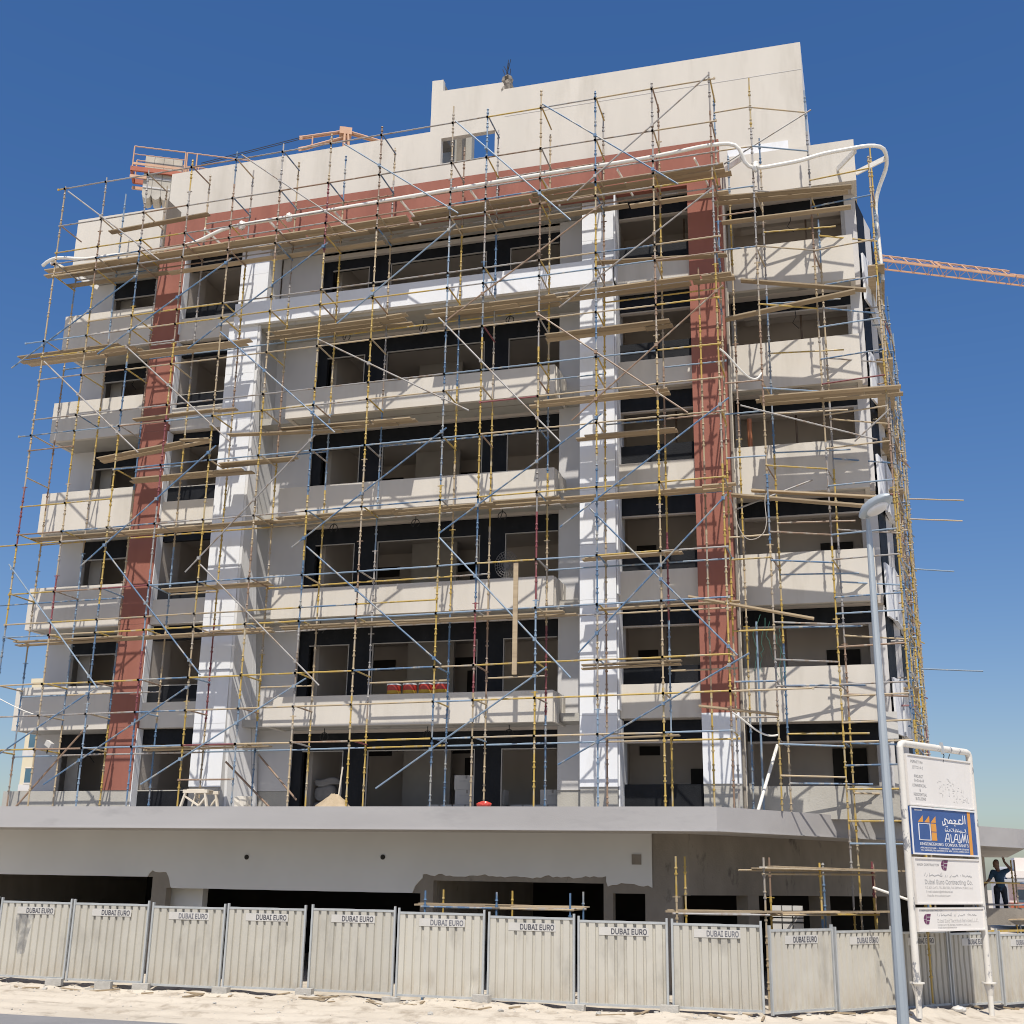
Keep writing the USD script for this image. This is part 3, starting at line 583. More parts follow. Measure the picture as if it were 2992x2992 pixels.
for z in (22.45, 21.1, 19.6, 17.76, 15.9, 13.3, 11.0, 9.1, 8.3, 6.6, 5.6, 4.9, 3.4, 2.6): wl(A_, B_, z)
for z in (20.1, 19.2, 17.76, 16.6, 15.3, 14.3, 13.54, 12.6, 11.6, 10.5, 9.1, 8.4, 7.35, 6.9, 6.0, 5.0, 4.7, 4.0, 3.5, 2.9, 2.3, 1.5, .95): wl(B_, C_, z)
for z in (18.9, 16.5, 14.9, 13.0, 11.8, 9.7, 8.2, 6.7, 5.1, 3.8, 2.5): wl((-2.24, 33.95), (-.62, 34.12), z, 'inner_ledger', .5); wl((-.62, 34.12), (1.05, 34.9), z - .25, 'inner_ledger')
for x, y in (A_, B_, C_):
    for z in (19.6, 17.7, 13.5, 11.0, 8.4, 5.0, 3.5): MB().tube((x, y, z), ({A_: -2.24, B_: -.62, C_: 1.05}[(x, y)], y + 1.1, z - .05), .0242, 8).build('transom', rs.choice(PAINTS[:5]), WG, 40)
so = [s_[0] for s_ in side_st if s_[0][0] in (1.05, 1.29, 1.45, 1.56, 1.66, 1.75, 1.85)]; si = [s_[0] for s_ in side_st if s_[0] not in so]
for row in (so, si):
    for p, q in zip(row[:-1], row[1:]):
        for z in np.arange(2.6, 17, 1.0):
            if rs.random() < .85: wl(p, q, z + rs.uniform(-.15, .15))
for y_, (p, q) in enumerate(zip(so[1:], si)):
    for z in np.arange(2.3, 17, .95):
        if rs.random() < .8: wl(q, p, z + rs.uniform(-.2, .2), 'transom', rs.choice([0, .1, .1, .5]))
for x, y in so[1:] + si:
    for z in np.arange(2.4, 17.2, 1.1):
        if rs.random() < .75: wl((x - rs.uniform(.45, .75), y - .06), (x + .05, y - .06), z + rs.uniform(-.3, .3), 'transom')
for z, L in ((12.3, 1.6), (11.6, 1.5), (9.9, 1.1), (6.6, 1.7)): MB().tube((1.4, 41, z), (1.75 + L, 41.4, z - .08), .0242, 8).build('projecting_tube', rs.choice([P_LBL, P_TAN]), WG, 40)
for p, q in (((-3.2, 32.5, 20.55), (-.62, 33.3, 22.5)), ((-3.0, 32.4, 12.75), (.6, 33.2, 11.7)), ((.0, 33.2, 11.7), (1.0, 33.0, 12.5)), ((-3.3, 33, 9.9), (-1.2, 33.6, 10.8))): MB().tube(p, q, .024).build('diagonal_brace', rs.choice([P_GRY, P_LBL]), WG, 40)

# timber decks laid on the scaffolds
def deck(label, x0, x1, z0, z1, rows, y0=32.06, wd=.265, jit=.05, name='scaffold_deck', over=0, thick=.034):
    T = thing(name, label, 'scaffold deck', ((x0 + x1)/2, y0 + .5, (z0 + z1)/2), 'timber decks on the scaffold')
    for j in range(rows):
        y = y0 + j*(wd + .012) + rs.uniform(0, .01); x = x0 - rs.uniform(0, .35)*(j % 2)
        while x < x1 - .4:
            L = rs.choice([3.9, 3.9, 3.0]); e = min(x + L, x1 + rs.uniform(-.12, .22))
            t_ = lambda q: z0 + (z1 - z0)*(q - x0)/(x1 - x0) + .045
            h = rs.uniform(0, .012) + (.041 if over and rs.random() < .3 else 0); d = rs.uniform(-jit, jit)*.5; w2 = wd*rs.uniform(.88, 1.0)
            v = []
            for zz in (0, thick):
                for yy in (0, w2):
                    v += [(x, y + yy + d, t_(x) + h + zz), (e, y + yy - d, t_(e) + h + zz + .001)]
            MB().hexa(v).build('board', M['timber'], T)
            x = e - (.0 if rs.random() < .7 else -.06) + .004
DK = [('long deck of weathered boards across the left half of the red fascia', -26.4, -13.1, 19.70, 19.86, 3, 31.85), ('upper of the two board decks across the right half of the red fascia', -13.0, -3.1, 20.1, 20.3, 3, 32.15),
 ('lower board deck along the bottom edge of the red fascia', -25.75, -3.3, 19.24, 19.46, 1, 32.3), ('short single deck over the left end of the red fascia, highest of all', -24.2, -20.3, 21.02, 21.15, 1),
 ('deck poking out past the left corner below the topmost left balcony', -26.9, -22.6, 16.42, 16.46, 3, 31.7), ('boards across the upper part of the left red pilaster', -22.5, -18.6, 16.25, 16.3, 2),
 ('boards under the left end of the white band', -17.6, -13.2, 16.45, 16.53, 3), ('boards under the middle of the white band', -12.2, -8.0, 16.58, 16.62, 3), ('boards across the right red pilaster at the height of the white band', -7.9, -3.1, 16.58, 16.68, 2),
 ('bowed pair of boards just above the white band by the right pilaster', -7.1, -3.0, 17.5, 17.24, 1), ('short deck across the white column and second right hand window from the top', -8.6, -4.9, 15.3, 15.36, 2),
 ('deck across the left red pilaster beside the second window from the top', -22.4, -18.6, 13.9, 13.98, 1), ('deck beside the white fin in the middle of the left windows', -22.2, -18.3, 11.9, 11.92, 2),
 ('thin single board from the white fin to the grey wall', -18.9, -14.9, 13.12, 12.92, 1), ('loose pile of three boards at the left end of the second middle balcony', -17.1, -12.8, 13.15, 13.1, 2),
 ('board passing the front of the white fin beside the third balcony', -19.1, -16.7, 12.15, 12.17, 2), ('deck across the right white column above the third balcony', -8.9, -4.9, 13.24, 13.28, 2),
 ('lower deck across the right white column above the third balcony', -7.4, -4.85, 12.05, 12.07, 2), ('long deck across the left balconies at mid height', -25.75, -17.1, 10.12, 10.2, 2),
 ('long deck below the third middle balcony', -17.0, -8.1, 10.2, 10.26, 2), ('deck ending at the right red pilaster at mid height', -8.0, -3.2, 10.25, 10.28, 2),
 ('short deck over the right window below mid height', -7.4, -4.8, 8.45, 8.5, 2), ('thin deck crossing the white fin below mid height', -20.7, -17.2, 8.22, 8.26, 2),
 ('deck under the second left balcony from below', -25.8, -16.9, 6.72, 6.82, 2), ('long deck under the second middle balcony from below', -16.6, -7.9, 6.88, 6.94, 2), ('deck across the right window to the red pilaster, second storey', -7.1, -3.3, 6.94, 7.0, 1),
 ('short deck across the white column at the lowest parapets', -7.5, -4.9, 5.42, 5.46, 2), ('low deck across the foot of the white fin', -20.8, -17.0, 3.38, 3.44, 2), ('low short deck across the lowest right window', -6.9, -4.85, 3.5, 3.55, 1)]
for l_, a, b, za, zb, n_, *y_ in DK: deck(l_, a, b, za, zb, n_, *y_, over=1)
deck('two sloping boards over the left window, one end lifted', -23.3, -19.4, 12.55, 12.95, 2, 31.7, jit=.3)
deck('upper deck in front of the topmost right balcony opening', -3.5, .3, 19.6, 19.42, 2, 32.8); deck('lower deck in front of the topmost right balcony opening', -3.4, .3, 18.86, 18.86, 1, 33.0)
deck('deck in front of the third right balcony opening from the top', -2.5, 1.25, 13.1, 13.05, 3, 32.85)
def plank(label, p, q, wd=.23, th=.045, mt='timber'):
    T = MB().beam(p, q, wd, th).build('loose_plank', M[mt], None, False, label, 'plank', 'loose planks on the scaffold')
plank('long loose plank sloping from the red pilaster past the right corner', (-4.5, 31.75, 7.2), (-1.3, 31.9, 6.5)); plank('loose plank sloping across the base of the right red pilaster', (-4.3, 31.7, 4.3), (-2.3, 31.9, 4.06))
plank('loose plank across the second right balcony, leaning down to the right', (-2.9, 33.0, 16.9), (.6, 33.1, 16.2)); plank('plank rising to the right below the second right balcony', (-3.4, 33.1, 15.75), (.3, 33.1, 16.2), .28)
plank('upper of two crossed planks under the fourth right balcony', (-2.85, 33.0, 10.42), (.75, 33.0, 9.95)); plank('lower of two crossed planks under the fourth right balcony', (-3.4, 32.9, 10.3), (.6, 33.1, 9.72), .28)
MB().box(-9.23, -9.10, 31.33, 31.38, 5.2, 8.28).build('loose_plank', M['timber'], None, False, 'upright batten tied to the scaffold between two middle balconies', 'plank')
for i, (y, z) in enumerate([(37.5, 15.2), (37.6, 12.7), (38, 11.2), (38, 5.3), (36.0, 17.6), (36.2, 13.6)]):
    lab = ['brown deck on the side scaffold seen from below, second from the top', 'brown deck on the side scaffold beside the third right balcony', 'brown deck on the side scaffold just above the lamp head', 'lowest brown deck on the side scaffold above the signboard', 'topmost brown deck on the side scaffold seen from below', 'brown deck on the side scaffold level with the third right parapet'][i]
    T = thing('scaffold_deck', lab, 'scaffold deck', (1.2, y, z), 'timber decks on the scaffold')
    for j in range(2): bx('board', M['timber'], T, (.72 + .05*(y - 36)) + .25*j, (.95 + .05*(y - 36)) + .25*j, y - 1.6, y + 2.2, z, z + .04)

# low working platforms at ground level behind the hoarding
def low(label, posts, z_l, tops, board_z, name='low_scaffold'):
    T = thing(name, label, 'scaffold', (posts[0][0], posts[0][1], -2.85))
    for (x, y), zt in zip(posts, tops):
        standard(T, x, y, -2.9, zt, rs.choice([P_YEL, P_BLU, P_TAN])); standard(T, x + .02, y + 1.3, -2.9, zt + .02)
        MB().tube((x, y, board_z[0]), (x, y + 1.35, board_z[0]), .024).build('transom', P_TAN, T, 40)
    for a, b in zip(posts[:-1], posts[1:]):
        for z in z_l:
            MB().tube((a[0] - .1, a[1] - .03, z), (b[0] + .1, b[1] - .03, z), .0242).build('ledger', rs.choice([P_BLU, P_TAN, P_YEL, P_GRY]), T, 40)
            MB().tube((a[0] - .1, a[1] + 1.3, z), (b[0] + .1, b[1] + 1.3, z), .0242).build('ledger', rs.choice([P_GRY, P_RST]), T, 40)
        for z in board_z[1:]:
            a2, b2 = np.array([*a, z]), np.array([*b, z])
            for j in range(2): MB().beam(a2 + (-.3, .15 + .3*j, .02*j), b2 + (.35, .15 + .3*j, .03), .24, .04).build('board', M['timber'], T)
    return T
low('low working platform on yellow and blue posts in front of the rough wall opening', [(-10.95, 29.9), (-9.1, 29.9), (-7.26, 29.9)], (-.74,), (-.36, -.36, -.35), (-.74, -.70))
low('low working platform with dusty boards under the angled slab', [(-4.7, 29.9), (-2.72, 30.6), (-1.5, 32.0), (-.28, 33.7)], (-.76,), (.53, .54, .45, .52), (-.78, -.72))
LD = thing('low_deck', 'dusty boards on the raised platform under the angled slab', 'scaffold deck', (-1.5, 32.3, .3))
for j in range(3): MB().beam((-2.95 + .2*j, 30.65 - .12*j, .29 + .02*j), (.15 + .2*j, 34.3 - .12*j, .30), .2, .04).build('board', M['paletimber' if j == 1 else 'timber'], LD)
b = MB(); b.tube((-3.3, 30.45, .24), (-.1, 33.7, .30), .024); b.tube((-2.75, 30.5, .16), (-.2, 33.6, .2), .024); b.build('loose_tube', P_TAN, None, 40, 'pair of dusty tubes lying on the raised platform under the angled slab', 'tube')

# ------------------------------------------------------------------ hoarding
dF = np.array([.58, .8146])
def hoarding(i, O, d, L, zb, h, label, stain=False, group='sheet steel hoarding panels round the site'):
    """O: left foot (x, y); d: direction; drawn in (u, z, out)"""
    T = thing('hoarding_panel', label, 'hoarding panel', (O[0], O[1], zb), group)
    put = lambda t: place(t, (O[0], O[1], 0), d)
    r = np.random.default_rng(100 + i)
    # corrugated sheet: wide crests towards the street, narrow valleys behind
    n = max(int(round((L - .12)/.208)), 4); pit = (L - .10)/n; us, ws = [.05], [0.0]
    for k in range(n):
        u = .05 + pit*k
        us += [u + pit*.60, u + pit*.68, u + pit*.88, u + pit*.96]; ws += [0, -.044, -.044, 0]
    us.append(L - .05); ws.append(0.0); us, ws = np.array(us), np.array(ws)
    zs = np.linspace(zb + .045, zb + h - .045, 14); V = []
    dents = [(r.uniform(.2, L - .2), r.uniform(zb + .2, zb + h - .4), r.uniform(.06, .25), r.uniform(-.035, .018)) for _ in range(4)]
    for z in zs:
        w = ws.copy()
        for (du, dz, dr, dd) in dents: w = w + dd*np.exp(-((us - du)**2 + (z - dz)**2)/dr**2)
        V.append(np.stack([us, np.full(len(us), z), w], 1))
    nu = len(us); V = np.vstack(V); F = [(a*nu + k, a*nu + k + 1, (a+1)*nu + k + 1, (a+1)*nu + k) for a in range(13) for k in range(nu - 1)]
    q = trimesh.Trimesh(V, np.vstack([np.array(F)[:, [0, 1, 2]], np.array(F)[:, [0, 2, 3]]]), process=False)
    MB().tm(put(q)).build('corrugated_sheet', M['sheet'], T, 20)
    def bar(name, u0, u1, z0, z1, w0, w1, m_='galv'):
        t_ = trimesh.creation.box((u1-u0, z1-z0, w1-w0)); t_.apply_translation(((u0+u1)/2, (z0+z1)/2, (w0+w1)/2)); return MB().tm(put(t_)).build(name, M[m_], T)
    bar('rail', .03, L - .03, zb + h - .05, zb + h, -.05, .008); bar('rail', .03, L - .03, zb, zb + .05, -.05, .01)
    for u in (0.0, L - .045): bar('post', u, u + .045, zb - .02, zb + h + .085, -.03, .03)
    # name plate bent over the crests, with lettering
    u0 = L*.24 + r.uniform(-.02, .03); pw = 1.13 if L > 2.0 else 1.02; zp = zb + h - .29 - (.02 if L > 2 else 0)
    bar('name_plate', u0, u0 + pw, zp, zp + .175, .003, .008, 'plate')
    g = text_to('DUBAI EURO', u0 + .28, zp + .03, pw - .32, .115, True); g.vertices[:, 2] = g.vertices[:, 2] + .0085
    MB().tm(put(g)).build('lettering', M['ink' if i % 3 else 'inkfaded'], T)
    if i == 1:      # grey wash that ran down from the plate
        g2 = extrude(Polygon([(u0 - .02, zp - .005), (u0 + .52, zp - .005), (u0 + .40, zp - .5), (u0 + .34, zp - .95), (u0 + .16, zp - .98), (u0 + .06, zp - .55)]).buffer(.02), .0012); MB().tm(put(g2)).build('stain', M['stain'], T)
    if stain: pass
    return T
HX = [-24.45, -22.24, -20.0, -17.74, -15.6, -13.36, -11.10, -8.88, -6.74, -4.62]
lab = ['hoarding panel cut off by the left edge of the photo', 'hoarding panel with a grey stained name plate, first whole panel from the left', 'hoarding panel with two hollow blocks at its foot, second whole panel from the left', 'hoarding panel under the first ground floor pier, third whole panel from the left',
       'hoarding panel left of the pointed dark gap, fourth whole panel from the left', 'hoarding panel right of the pointed dark gap, fifth whole panel from the left', 'hoarding panel with a creased lower right corner, sixth whole panel from the left', 'hoarding panel in front of the rough wall opening, seventh whole panel from the left',
       'hoarding panel below the small square socket box, eighth whole panel from the left', 'largest looking hoarding panel, last one before the row bends back']
rows_z = [(-2.66, 1.86), (-2.67, 1.86), (-2.68, 1.87), (-2.72, 1.88), (-2.69, 1.87), (-2.68, 1.88), (-2.70, 1.87), (-2.70, 1.83), (-2.71, 1.80), (-2.70, 1.78)]
ends = HX[1:] + [-2.56]
for i, x in enumerate(HX):
    L = ends[i] - x - (.07 if i != 4 else .13); zb, h = rows_z[i]
    hoarding(i, (x, 28.5 + (.05 if i % 2 else 0)), (1, (-.012 if i % 2 else .01)), L, zb, h, lab[i])
lab2 = ['first hoarding panel after the bend, left of the lamp post', 'hoarding panel that the lamp post crosses', 'shaded hoarding panel behind the left leg of the signboard', 'hoarding panel half shaded behind the right leg of the signboard', 'hoarding panel at the right edge of the photo', 'last hoarding panel, mostly outside the right edge']
for k in range(6):
    O = np.array([-2.50, 28.62]) + dF*2.27*k; zb = -2.74 - .055*k
    hoarding(20 + k, tuple(O), dF, 2.19, zb, 1.73, lab2[k])
# blocks that hold the panels up, loose blocks, litter
def block(label, x, y, rz=0.0, sc=1.0, group='concrete blocks under the hoarding', up=False):
    z = float(ground_z(np.array([x]), np.array([y]))[0])
    P = sbox(-.2, -.1, .2, .1).difference(unary_union([sbox(-.165, -.065, -.02, .065), sbox(.02, -.065, .165, .065)]))
    t_ = extrude(P, .2) if up else trimesh.creation.box((.4, .2, .16), )
    if not up: t_.apply_translation((0, 0, .08))
    t_.apply_scale(sc); c_, s_ = math.cos(rz), math.sin(rz); v = t_.vertices @ np.array([[c_, s_, 0], [-s_, c_, 0], [0, 0, 1]]); v += (x, y, z - .02)
    MB().add(v, t_.faces).build('concrete_block', M['block'], None, False, label, 'block', group)
for x, l_ in ((-20.25, 'grey block under the joint right of the stained panel'), (-17.75, 'grey block under the joint at the third whole panel'), (-15.55, 'flat grey block under the joint left of the fourth panel'), (-13.35, 'grey block under the pointed dark gap'), (-11.15, 'grey block under the joint right of the fifth panel'), (-8.95, 'grey block under the joint right of the creased panel'), (-6.75, 'grey block under the joint left of the largest panels'), (-4.66, 'grey block under the last joint before the bend')):
    block(l_, x, 28.38, rs.uniform(-.3, .3))
block('hollow block standing open side up at the foot of the second panel', -18.75, 28.28, .25, 1.0, None, True); block('small broken block lying beside the hollow block', -19.02, 28.1, .4, .5, None)
b = MB(); z = float(ground_z(np.array([1.55]), np.array([33.2]))[0]); sp = trimesh.creation.icosphere(subdivisions=2); sp.vertices = sp.vertices*(.17, .11, .08) + rng.normal(0, .008, sp.vertices.shape); sp.apply_translation((1.5, 33.05, z + .05)); b.tm(sp)
b.build('plastic_bag', M['plate'], None, True, 'crumpled white bag on the sand at the foot of the signboard', 'bag')

lt = MB(); r6 = np.random.default_rng(12)
for k in range(46):
    x = r6.uniform(-24, 3.5); fy = 28.5 if x < -2.62 else 28.5 + (x + 2.62)*1.405; y = fy - r6.uniform(.12, .9); z = float(ground_z(np.array([x]), np.array([y]))[0]); a = r6.uniform(0, math.pi); L = r6.uniform(.08, .42)
    lt.beam((x - L*math.cos(a), y - L*math.sin(a), z + .015), (x + L*math.cos(a), y + L*math.sin(a), z + r6.uniform(.01, .05)), r6.uniform(.03, .09), r6.uniform(.012, .04))
lt.build('timber_scraps', M['timber'], None, False, 'small timber scraps and offcuts lying in the sand along the hoarding', 'scraps', kind='stuff')
# ------------------------------------------------------------------ signboard
S0, S1 = np.array([.56, 31.0]), np.array([2.27, 33.6]); SL = float(np.linalg.norm(S1 - S0)); dS = (S1 - S0)/SL; nS = np.array([dS[1], -dS[0]])
SG = thing('signboard', 'tall white pipe signboard frame carrying four project boards beside the lamp post', 'signboard', (S0[0], S0[1], -2.7))
sp_ = lambda u, z, w=0: np.array([S0[0] + dS[0]*u + nS[0]*w, S0[1] + dS[1]*u + nS[1]*w, z])
def legs(u, zb):
    b = MB().tube(sp_(u, zb + .36), sp_(u, 3.12), .082, 12).tube(sp_(u, zb + .33), sp_(u, zb + .36), .17, 12)
    b.tube(sp_(u, zb + .05), sp_(u, zb + .33), .065, 12, .13).tube(sp_(u, zb - .4), sp_(u, zb + .1), .066, 12); return b.build('leg', M['whitesteel'], SG, 40)
legs(0, -2.5); legs(SL, -2.62)
MB().path([sp_(0, 3.0), sp_(0, 3.12), sp_(.04, 3.19), sp_(.13, 3.22), sp_(SL - .13, 3.22), sp_(SL - .04, 3.19), sp_(SL, 3.12), sp_(SL, 3.0)], .082, 12).build('top_bar', M['whitesteel'], SG, 40)
MB().box(0, .01, 0, .01, 0, .01)
for u in (SL*.56,): MB().beam(sp_(u, 3.36, .06), sp_(u, 3.08, .09), .09, .05).build('clamp', M['galv'], SG)
b = MB(); b.path([sp_(SL*.55, 3.15, .07), sp_(SL*.58, 3.05, .08), sp_(SL*.56, 2.88, .07)], .012, 5); b.path([sp_(SL*.68, 3.1, .05), sp_(SL*.64, 2.92, .05)], .012, 5); b.build('tie_wire', M['wire'], SG)
MB().tube(sp_(-.45, -.1, -.7), sp_(0, -.38), .03).build('stay', M['whitesteel'], SG)
u0, u1 = .11, SL - .09
BD = [(1.78, 2.98, 'board'), (.66, 1.76, 'blueboard'), (-.46, .60, 'board'), (-1.06, -.53, 'board')]
def onboard(t, w=.0): return place(t, (S0[0] + nS[0]*(.075 + w), S0[1] + nS[1]*(.075 + w), 0), dS)
BP = []
for z0, z1, mm in BD:
    t_ = trimesh.creation.box((u1-u0, z1-z0, .05)); t_.apply_translation(((u0+u1)/2, (z0+z1)/2, -.026)); p = MB().tm(onboard(t_)).build('sign_board', M[mm], SG); BP.append(p)
    fr = sbox(u0, z0, u1, z1).difference(sbox(u0 + .035, z0 + .035, u1 - .035, z1 - .035)); MB().tm(onboard(extrude(fr, .02))).build('board_frame', M['signwhite' if mm == 'blueboard' else 'board'], p)
    MB().tube(sp_(u0, z0 + .1), sp_(u1, z0 + .1), .02, 6).build('board_rail', M['whitesteel'], SG)
def sg(parent, name, m_, t_): MB().tm(onboard(t_)).build(name, M[m_], parent)
bw = u1 - u0; U = lambda f: u0 + bw*f
# board 1: permit text and a faded drawing of the building
for t_, f0, f1, z in (('PERMIT No', .06, .24, 2.78), ('127722-A-1', .08, .24, 2.65), ('PROJECT', .10, .235, 2.44), ('B+G+6+R', .10, .24, 2.34), ('COMMERCIAL', .065, .27, 2.225), ('&', .165, .185, 2.12), ('RESIDENTIAL', .075, .27, 2.015), ('BUILDING', .10, .25, 1.915)):
    sg(BP[0], 'lettering', 'faint', text_to(t_, U(f0), z, bw*(f1-f0), .062))
sk = []; rk = np.random.default_rng(4)
for k in range(60):
    f = rk.uniform(.42, .92); hmax = 2.55 - abs(f - .55)*1.3; z = rk.uniform(1.9, hmax); a = rk.uniform(.02, .08)
    sk.append(sbox(U(f), z, U(f) + (a if k % 3 else .014), z + (.014 if k % 3 else a)))
sg(BP[0], 'faded_drawing', 'fainter', extrude(unary_union(sk), .003))
# board 2: blue board
z0, z1 = .66, 1.76; h_ = z1 - z0
sg(BP[1], 'lettering', 'signwhite', text_to('CONSULTANT', U(.06), z1 - .095, bw*.12, .03))
sg(BP[1], 'frame_mark', 'signwhite', extrude(sbox(U(.105), z0 + .33, U(.285), z0 + .72).difference(sbox(U(.117), z0 + .345, U(.273), z0 + .705)), .003))
om = [Polygon([(U(.105 + .095*k), z0 + .745), (U(.105 + .095*k + .075), z0 + .745), (U(.105 + .095*k + .075), z0 + .90)]) for k in range(3)] + [sbox(U(.295), z0 + .54, U(.37), z0 + .725), sbox(U(.295), z0 + .33, U(.37), z0 + .52)]
sg(BP[1], 'orange_mark', 'orange', extrude(unary_union(om), .003))
sg(BP[1], 'orange_stripe', 'orange', extrude(sbox(U(.868), z0 + .036, U(.915), z1 - .036), .003))
def arab(lines, x0, z0_, w, h, wd): return strokes([[(x0 + a*w, z0_ + b*h) for a, b in l] for l in lines], wd)
ajmi = [[(.99, 1.0), (.99, .30)], [(.90, 1.0), (.90, .36), (.84, .28), (.76, .28), (.70, .42), (.74, .62), (.82, .60)], [(.76, .28), (.52, .28), (.58, .50), (.50, .56)], [(.52, .28), (.36, .28)], [(.41, .28), (.42, .46), (.36, .54), (.30, .44), (.33, .30), (.24, .28), (.22, .50), (.12, .62), (.10, .42), (.14, .20), (.02, .08), (.0, .40)], [(.53, .10)], [(.20, .0)], [(.15, .0)]]
sg(BP[1], 'arabic_lettering', 'signwhite', arab(ajmi, U(.47), z0 + .68, bw*.36, .29, .028))
sub = [[(.99, 1), (.99, .2), (.94, .9)], [(.94, .2), (.8, .2), (.8, .6)], [(.8, .2), (.72, .2), (.72, .5), (.66, .2), (.62, .5), (.58, .2), (.56, .9)], [(.52, .95), (.52, .2), (.48, .2), (.48, .6)], [(.42, 1), (.42, .2), (.36, .9)], [(.34, .2), (.28, .2), (.26, .6), (.2, .6), (.2, .2), (.12, .2), (.12, .5), (.06, .2), (.02, .2), (.0, .5), (.05, .5)], [(.74, .0)], [(.63, .85)], [(.3, .9)], [(.14, .85)], [(.03, .9)]]
sg(BP[1], 'arabic_lettering', 'signwhite', arab(sub, U(.50), z0 + .545, bw*.33, .10, .014))
al = [[(0, 0), (.10, 1), (.17, 1), (.19, 0)], [(.07, .38), (.18, .38)], [(.26, 1), (.27, 0), (.36, 0)], [(.37, 0), (.47, 1), (.53, 1), (.56, 0)], [(.44, .38), (.54, .38)], [(.63, 1), (.65, 0), (.58, 0)], [(.70, 0), (.78, 1), (.81, .2), (.89, 1), (.92, 0)], [(.985, 1), (1.0, 0)]]
sg(BP[1], 'lettering', 'signwhite', arab(al, U(.49), z0 + .315, bw*.36, .19, .026))
sg(BP[1], 'lettering', 'signwhite', text_to('ENGINEERING', U(.115), z0 + .215, bw*.345, .066)); sg(BP[1], 'lettering', 'signwhite', text_to('CONSULTANTS', U(.485), z0 + .215, bw*.365, .066))
sg(BP[1], 'lettering', 'signwhite', text_to('ARCHITECTURE - PLANNING - INTERIOR DESIGN', U(.115), z0 + .14, bw*.735, .034)); sg(BP[1], 'lettering', 'signwhite', text_to('TEL. 2690088, FAX 2690092, P.O. BOX 13173, DUBAI, U.A.E.', U(.115), z0 + .085, bw*.735, .034))
# boards 3 and 4
def emark(x, z, s_):
    c_ = Point(.42, .5).buffer(.5, 24); half = c_.intersection(sbox(-.2, -.2, .40, 1.2)); half = half.difference(unary_union([sbox(.30, -.2, .36, 1.2), sbox(-.2, .47, .3, .53)]))
    bars = unary_union([Polygon([(.42, 1.0), (1.08, 1.0), (.98, .74), (.42, .74)]), Polygon([(.42, .66), (.95, .66), (.86, .40), (.42, .40)]), Polygon([(.42, .32), (.82, .32), (.70, .02), (.42, 0)])])
    return extrude(affinity.translate(affinity.scale(unary_union([half, bars]), s_*1.15, s_, origin=(0, 0)), x, z), .004)
ar1 = [[(1, .2), (.96, .2), (.96, .5), (.93, .2), (.9, .5), (.88, .2)], [(.86, .1), (.84, .5)], [(.83, .2), (.8, .7), (.79, .2)], [(.76, .3), (.76, .6)], [(.70, .2), (.68, .6), (.64, .2), (.58, .2)], [(.56, .5), (.54, .2), (.52, 0)], [(.47, .5), (.46, 0)], [(.44, .5), (.42, 0)], [(.36, 1), (.36, .2), (.33, .2), (.33, .8)], [(.33, .2), (.28, .5), (.2, .2), (.16, .5), (.10, .2), (.10, .9)], [(.06, .5), (.04, 0)], [(.02, .9), (.0, .2)]]
z0, z1 = -.46, .60
sg(BP[2], 'lettering', 'faint', text_to('MAIN CONTRACTOR', U(.045), z1 - .19, bw*.32, .05)); sg(BP[2], 'logo', 'purple', emark(U(.405), z1 - .29, .24))
sg(BP[2], 'arabic_lettering', 'faint', arab(ar1, U(.14), z0 + .62, bw*.72, .10, .015)); sg(BP[2], 'lettering', 'faint', text_to('Dubai Euro Contracting Co.', U(.14), z0 + .46, bw*.72, .098))
for t_, f0, f1, z in (('P.O. BOX 24971, TEL. 3367331, FAX 3359494, DUBAI, U.A.E.', .14, .86, .36), ('E-mail: dubaieuro@emirates.net.ae', .15, .54, .27), ('Web site: www.dubaieuro.com', .16, .50, .18)): sg(BP[2], 'lettering', 'fainter', text_to(t_, U(f0), z0 + z, bw*(f1-f0), .045))
z0, z1 = -1.06, -.53
sg(BP[3], 'lettering', 'fainter', text_to('MEP SUB CONTRACTOR', U(.06), z1 - .085, bw*.3, .036)); sg(BP[3], 'logo', 'purple', emark(U(.09), z0 + .16, .23))
sg(BP[3], 'arabic_lettering', 'faint', arab(ar1, U(.28), z0 + .33, bw*.6, .085, .012)); sg(BP[3], 'lettering', 'fainter', text_to('Dubai Euro Technical Services L.L.C.', U(.28), z0 + .20, bw*.62, .075))
for t_, z in (('P.O. BOX 24971, TEL. 3367331, FAX 3359494, DUBAI, U.A.E.', .125), ('E-mail: dubaieuro@emirates.net.ae', .07)): sg(BP[3], 'lettering', 'fainter', text_to(t_, U(.28), z0 + z, bw*(.5 if z > .1 else .28), .034))

# ------------------------------------------------------------------ street lamp
LP = thing('street_lamp', 'tall tapered galvanised street lamp post with a single drooping head', 'street lamp', (.115, 18, -2.9))
b = MB(); n = 10; zz = np.linspace(-2.9, 4.95, 12); ring = []
for z in zz:
    r_ = .084 - (.084 - .042)*(z + 2.9)/7.85; a = np.arange(n)*2*math.pi/n; ring.append(np.stack([.115 + r_*np.cos(a), 18 + r_*np.sin(a), np.full(n, z)], 1))
f = [(i*n + k, i*n + (k+1) % n, (i+1)*n + (k+1) % n, (i+1)*n + k) for i in range(11) for k in range(n)]
b.add(np.vstack(ring), f).build('pole', M['lamp'], LP)
MB().tube((.115, 18, 4.9), (.115, 18, 5.12), .03, 10).build('spigot', M['lamp'], LP, 40)
b = MB(); zc = 5.18; prof = [(0, .06, .04), (.06, .10, .075), (.16, .15, .10), (.32, .17, .105), (.48, .14, .085), (.58, .08, .05), (.62, .02, .015)]
hd = np.array([.66, -.66, .30]); hd /= np.linalg.norm(hd); hs = np.cross(hd, (0, 0, 1)); hs /= np.linalg.norm(hs); hu = np.cross(hs, hd); rings = []
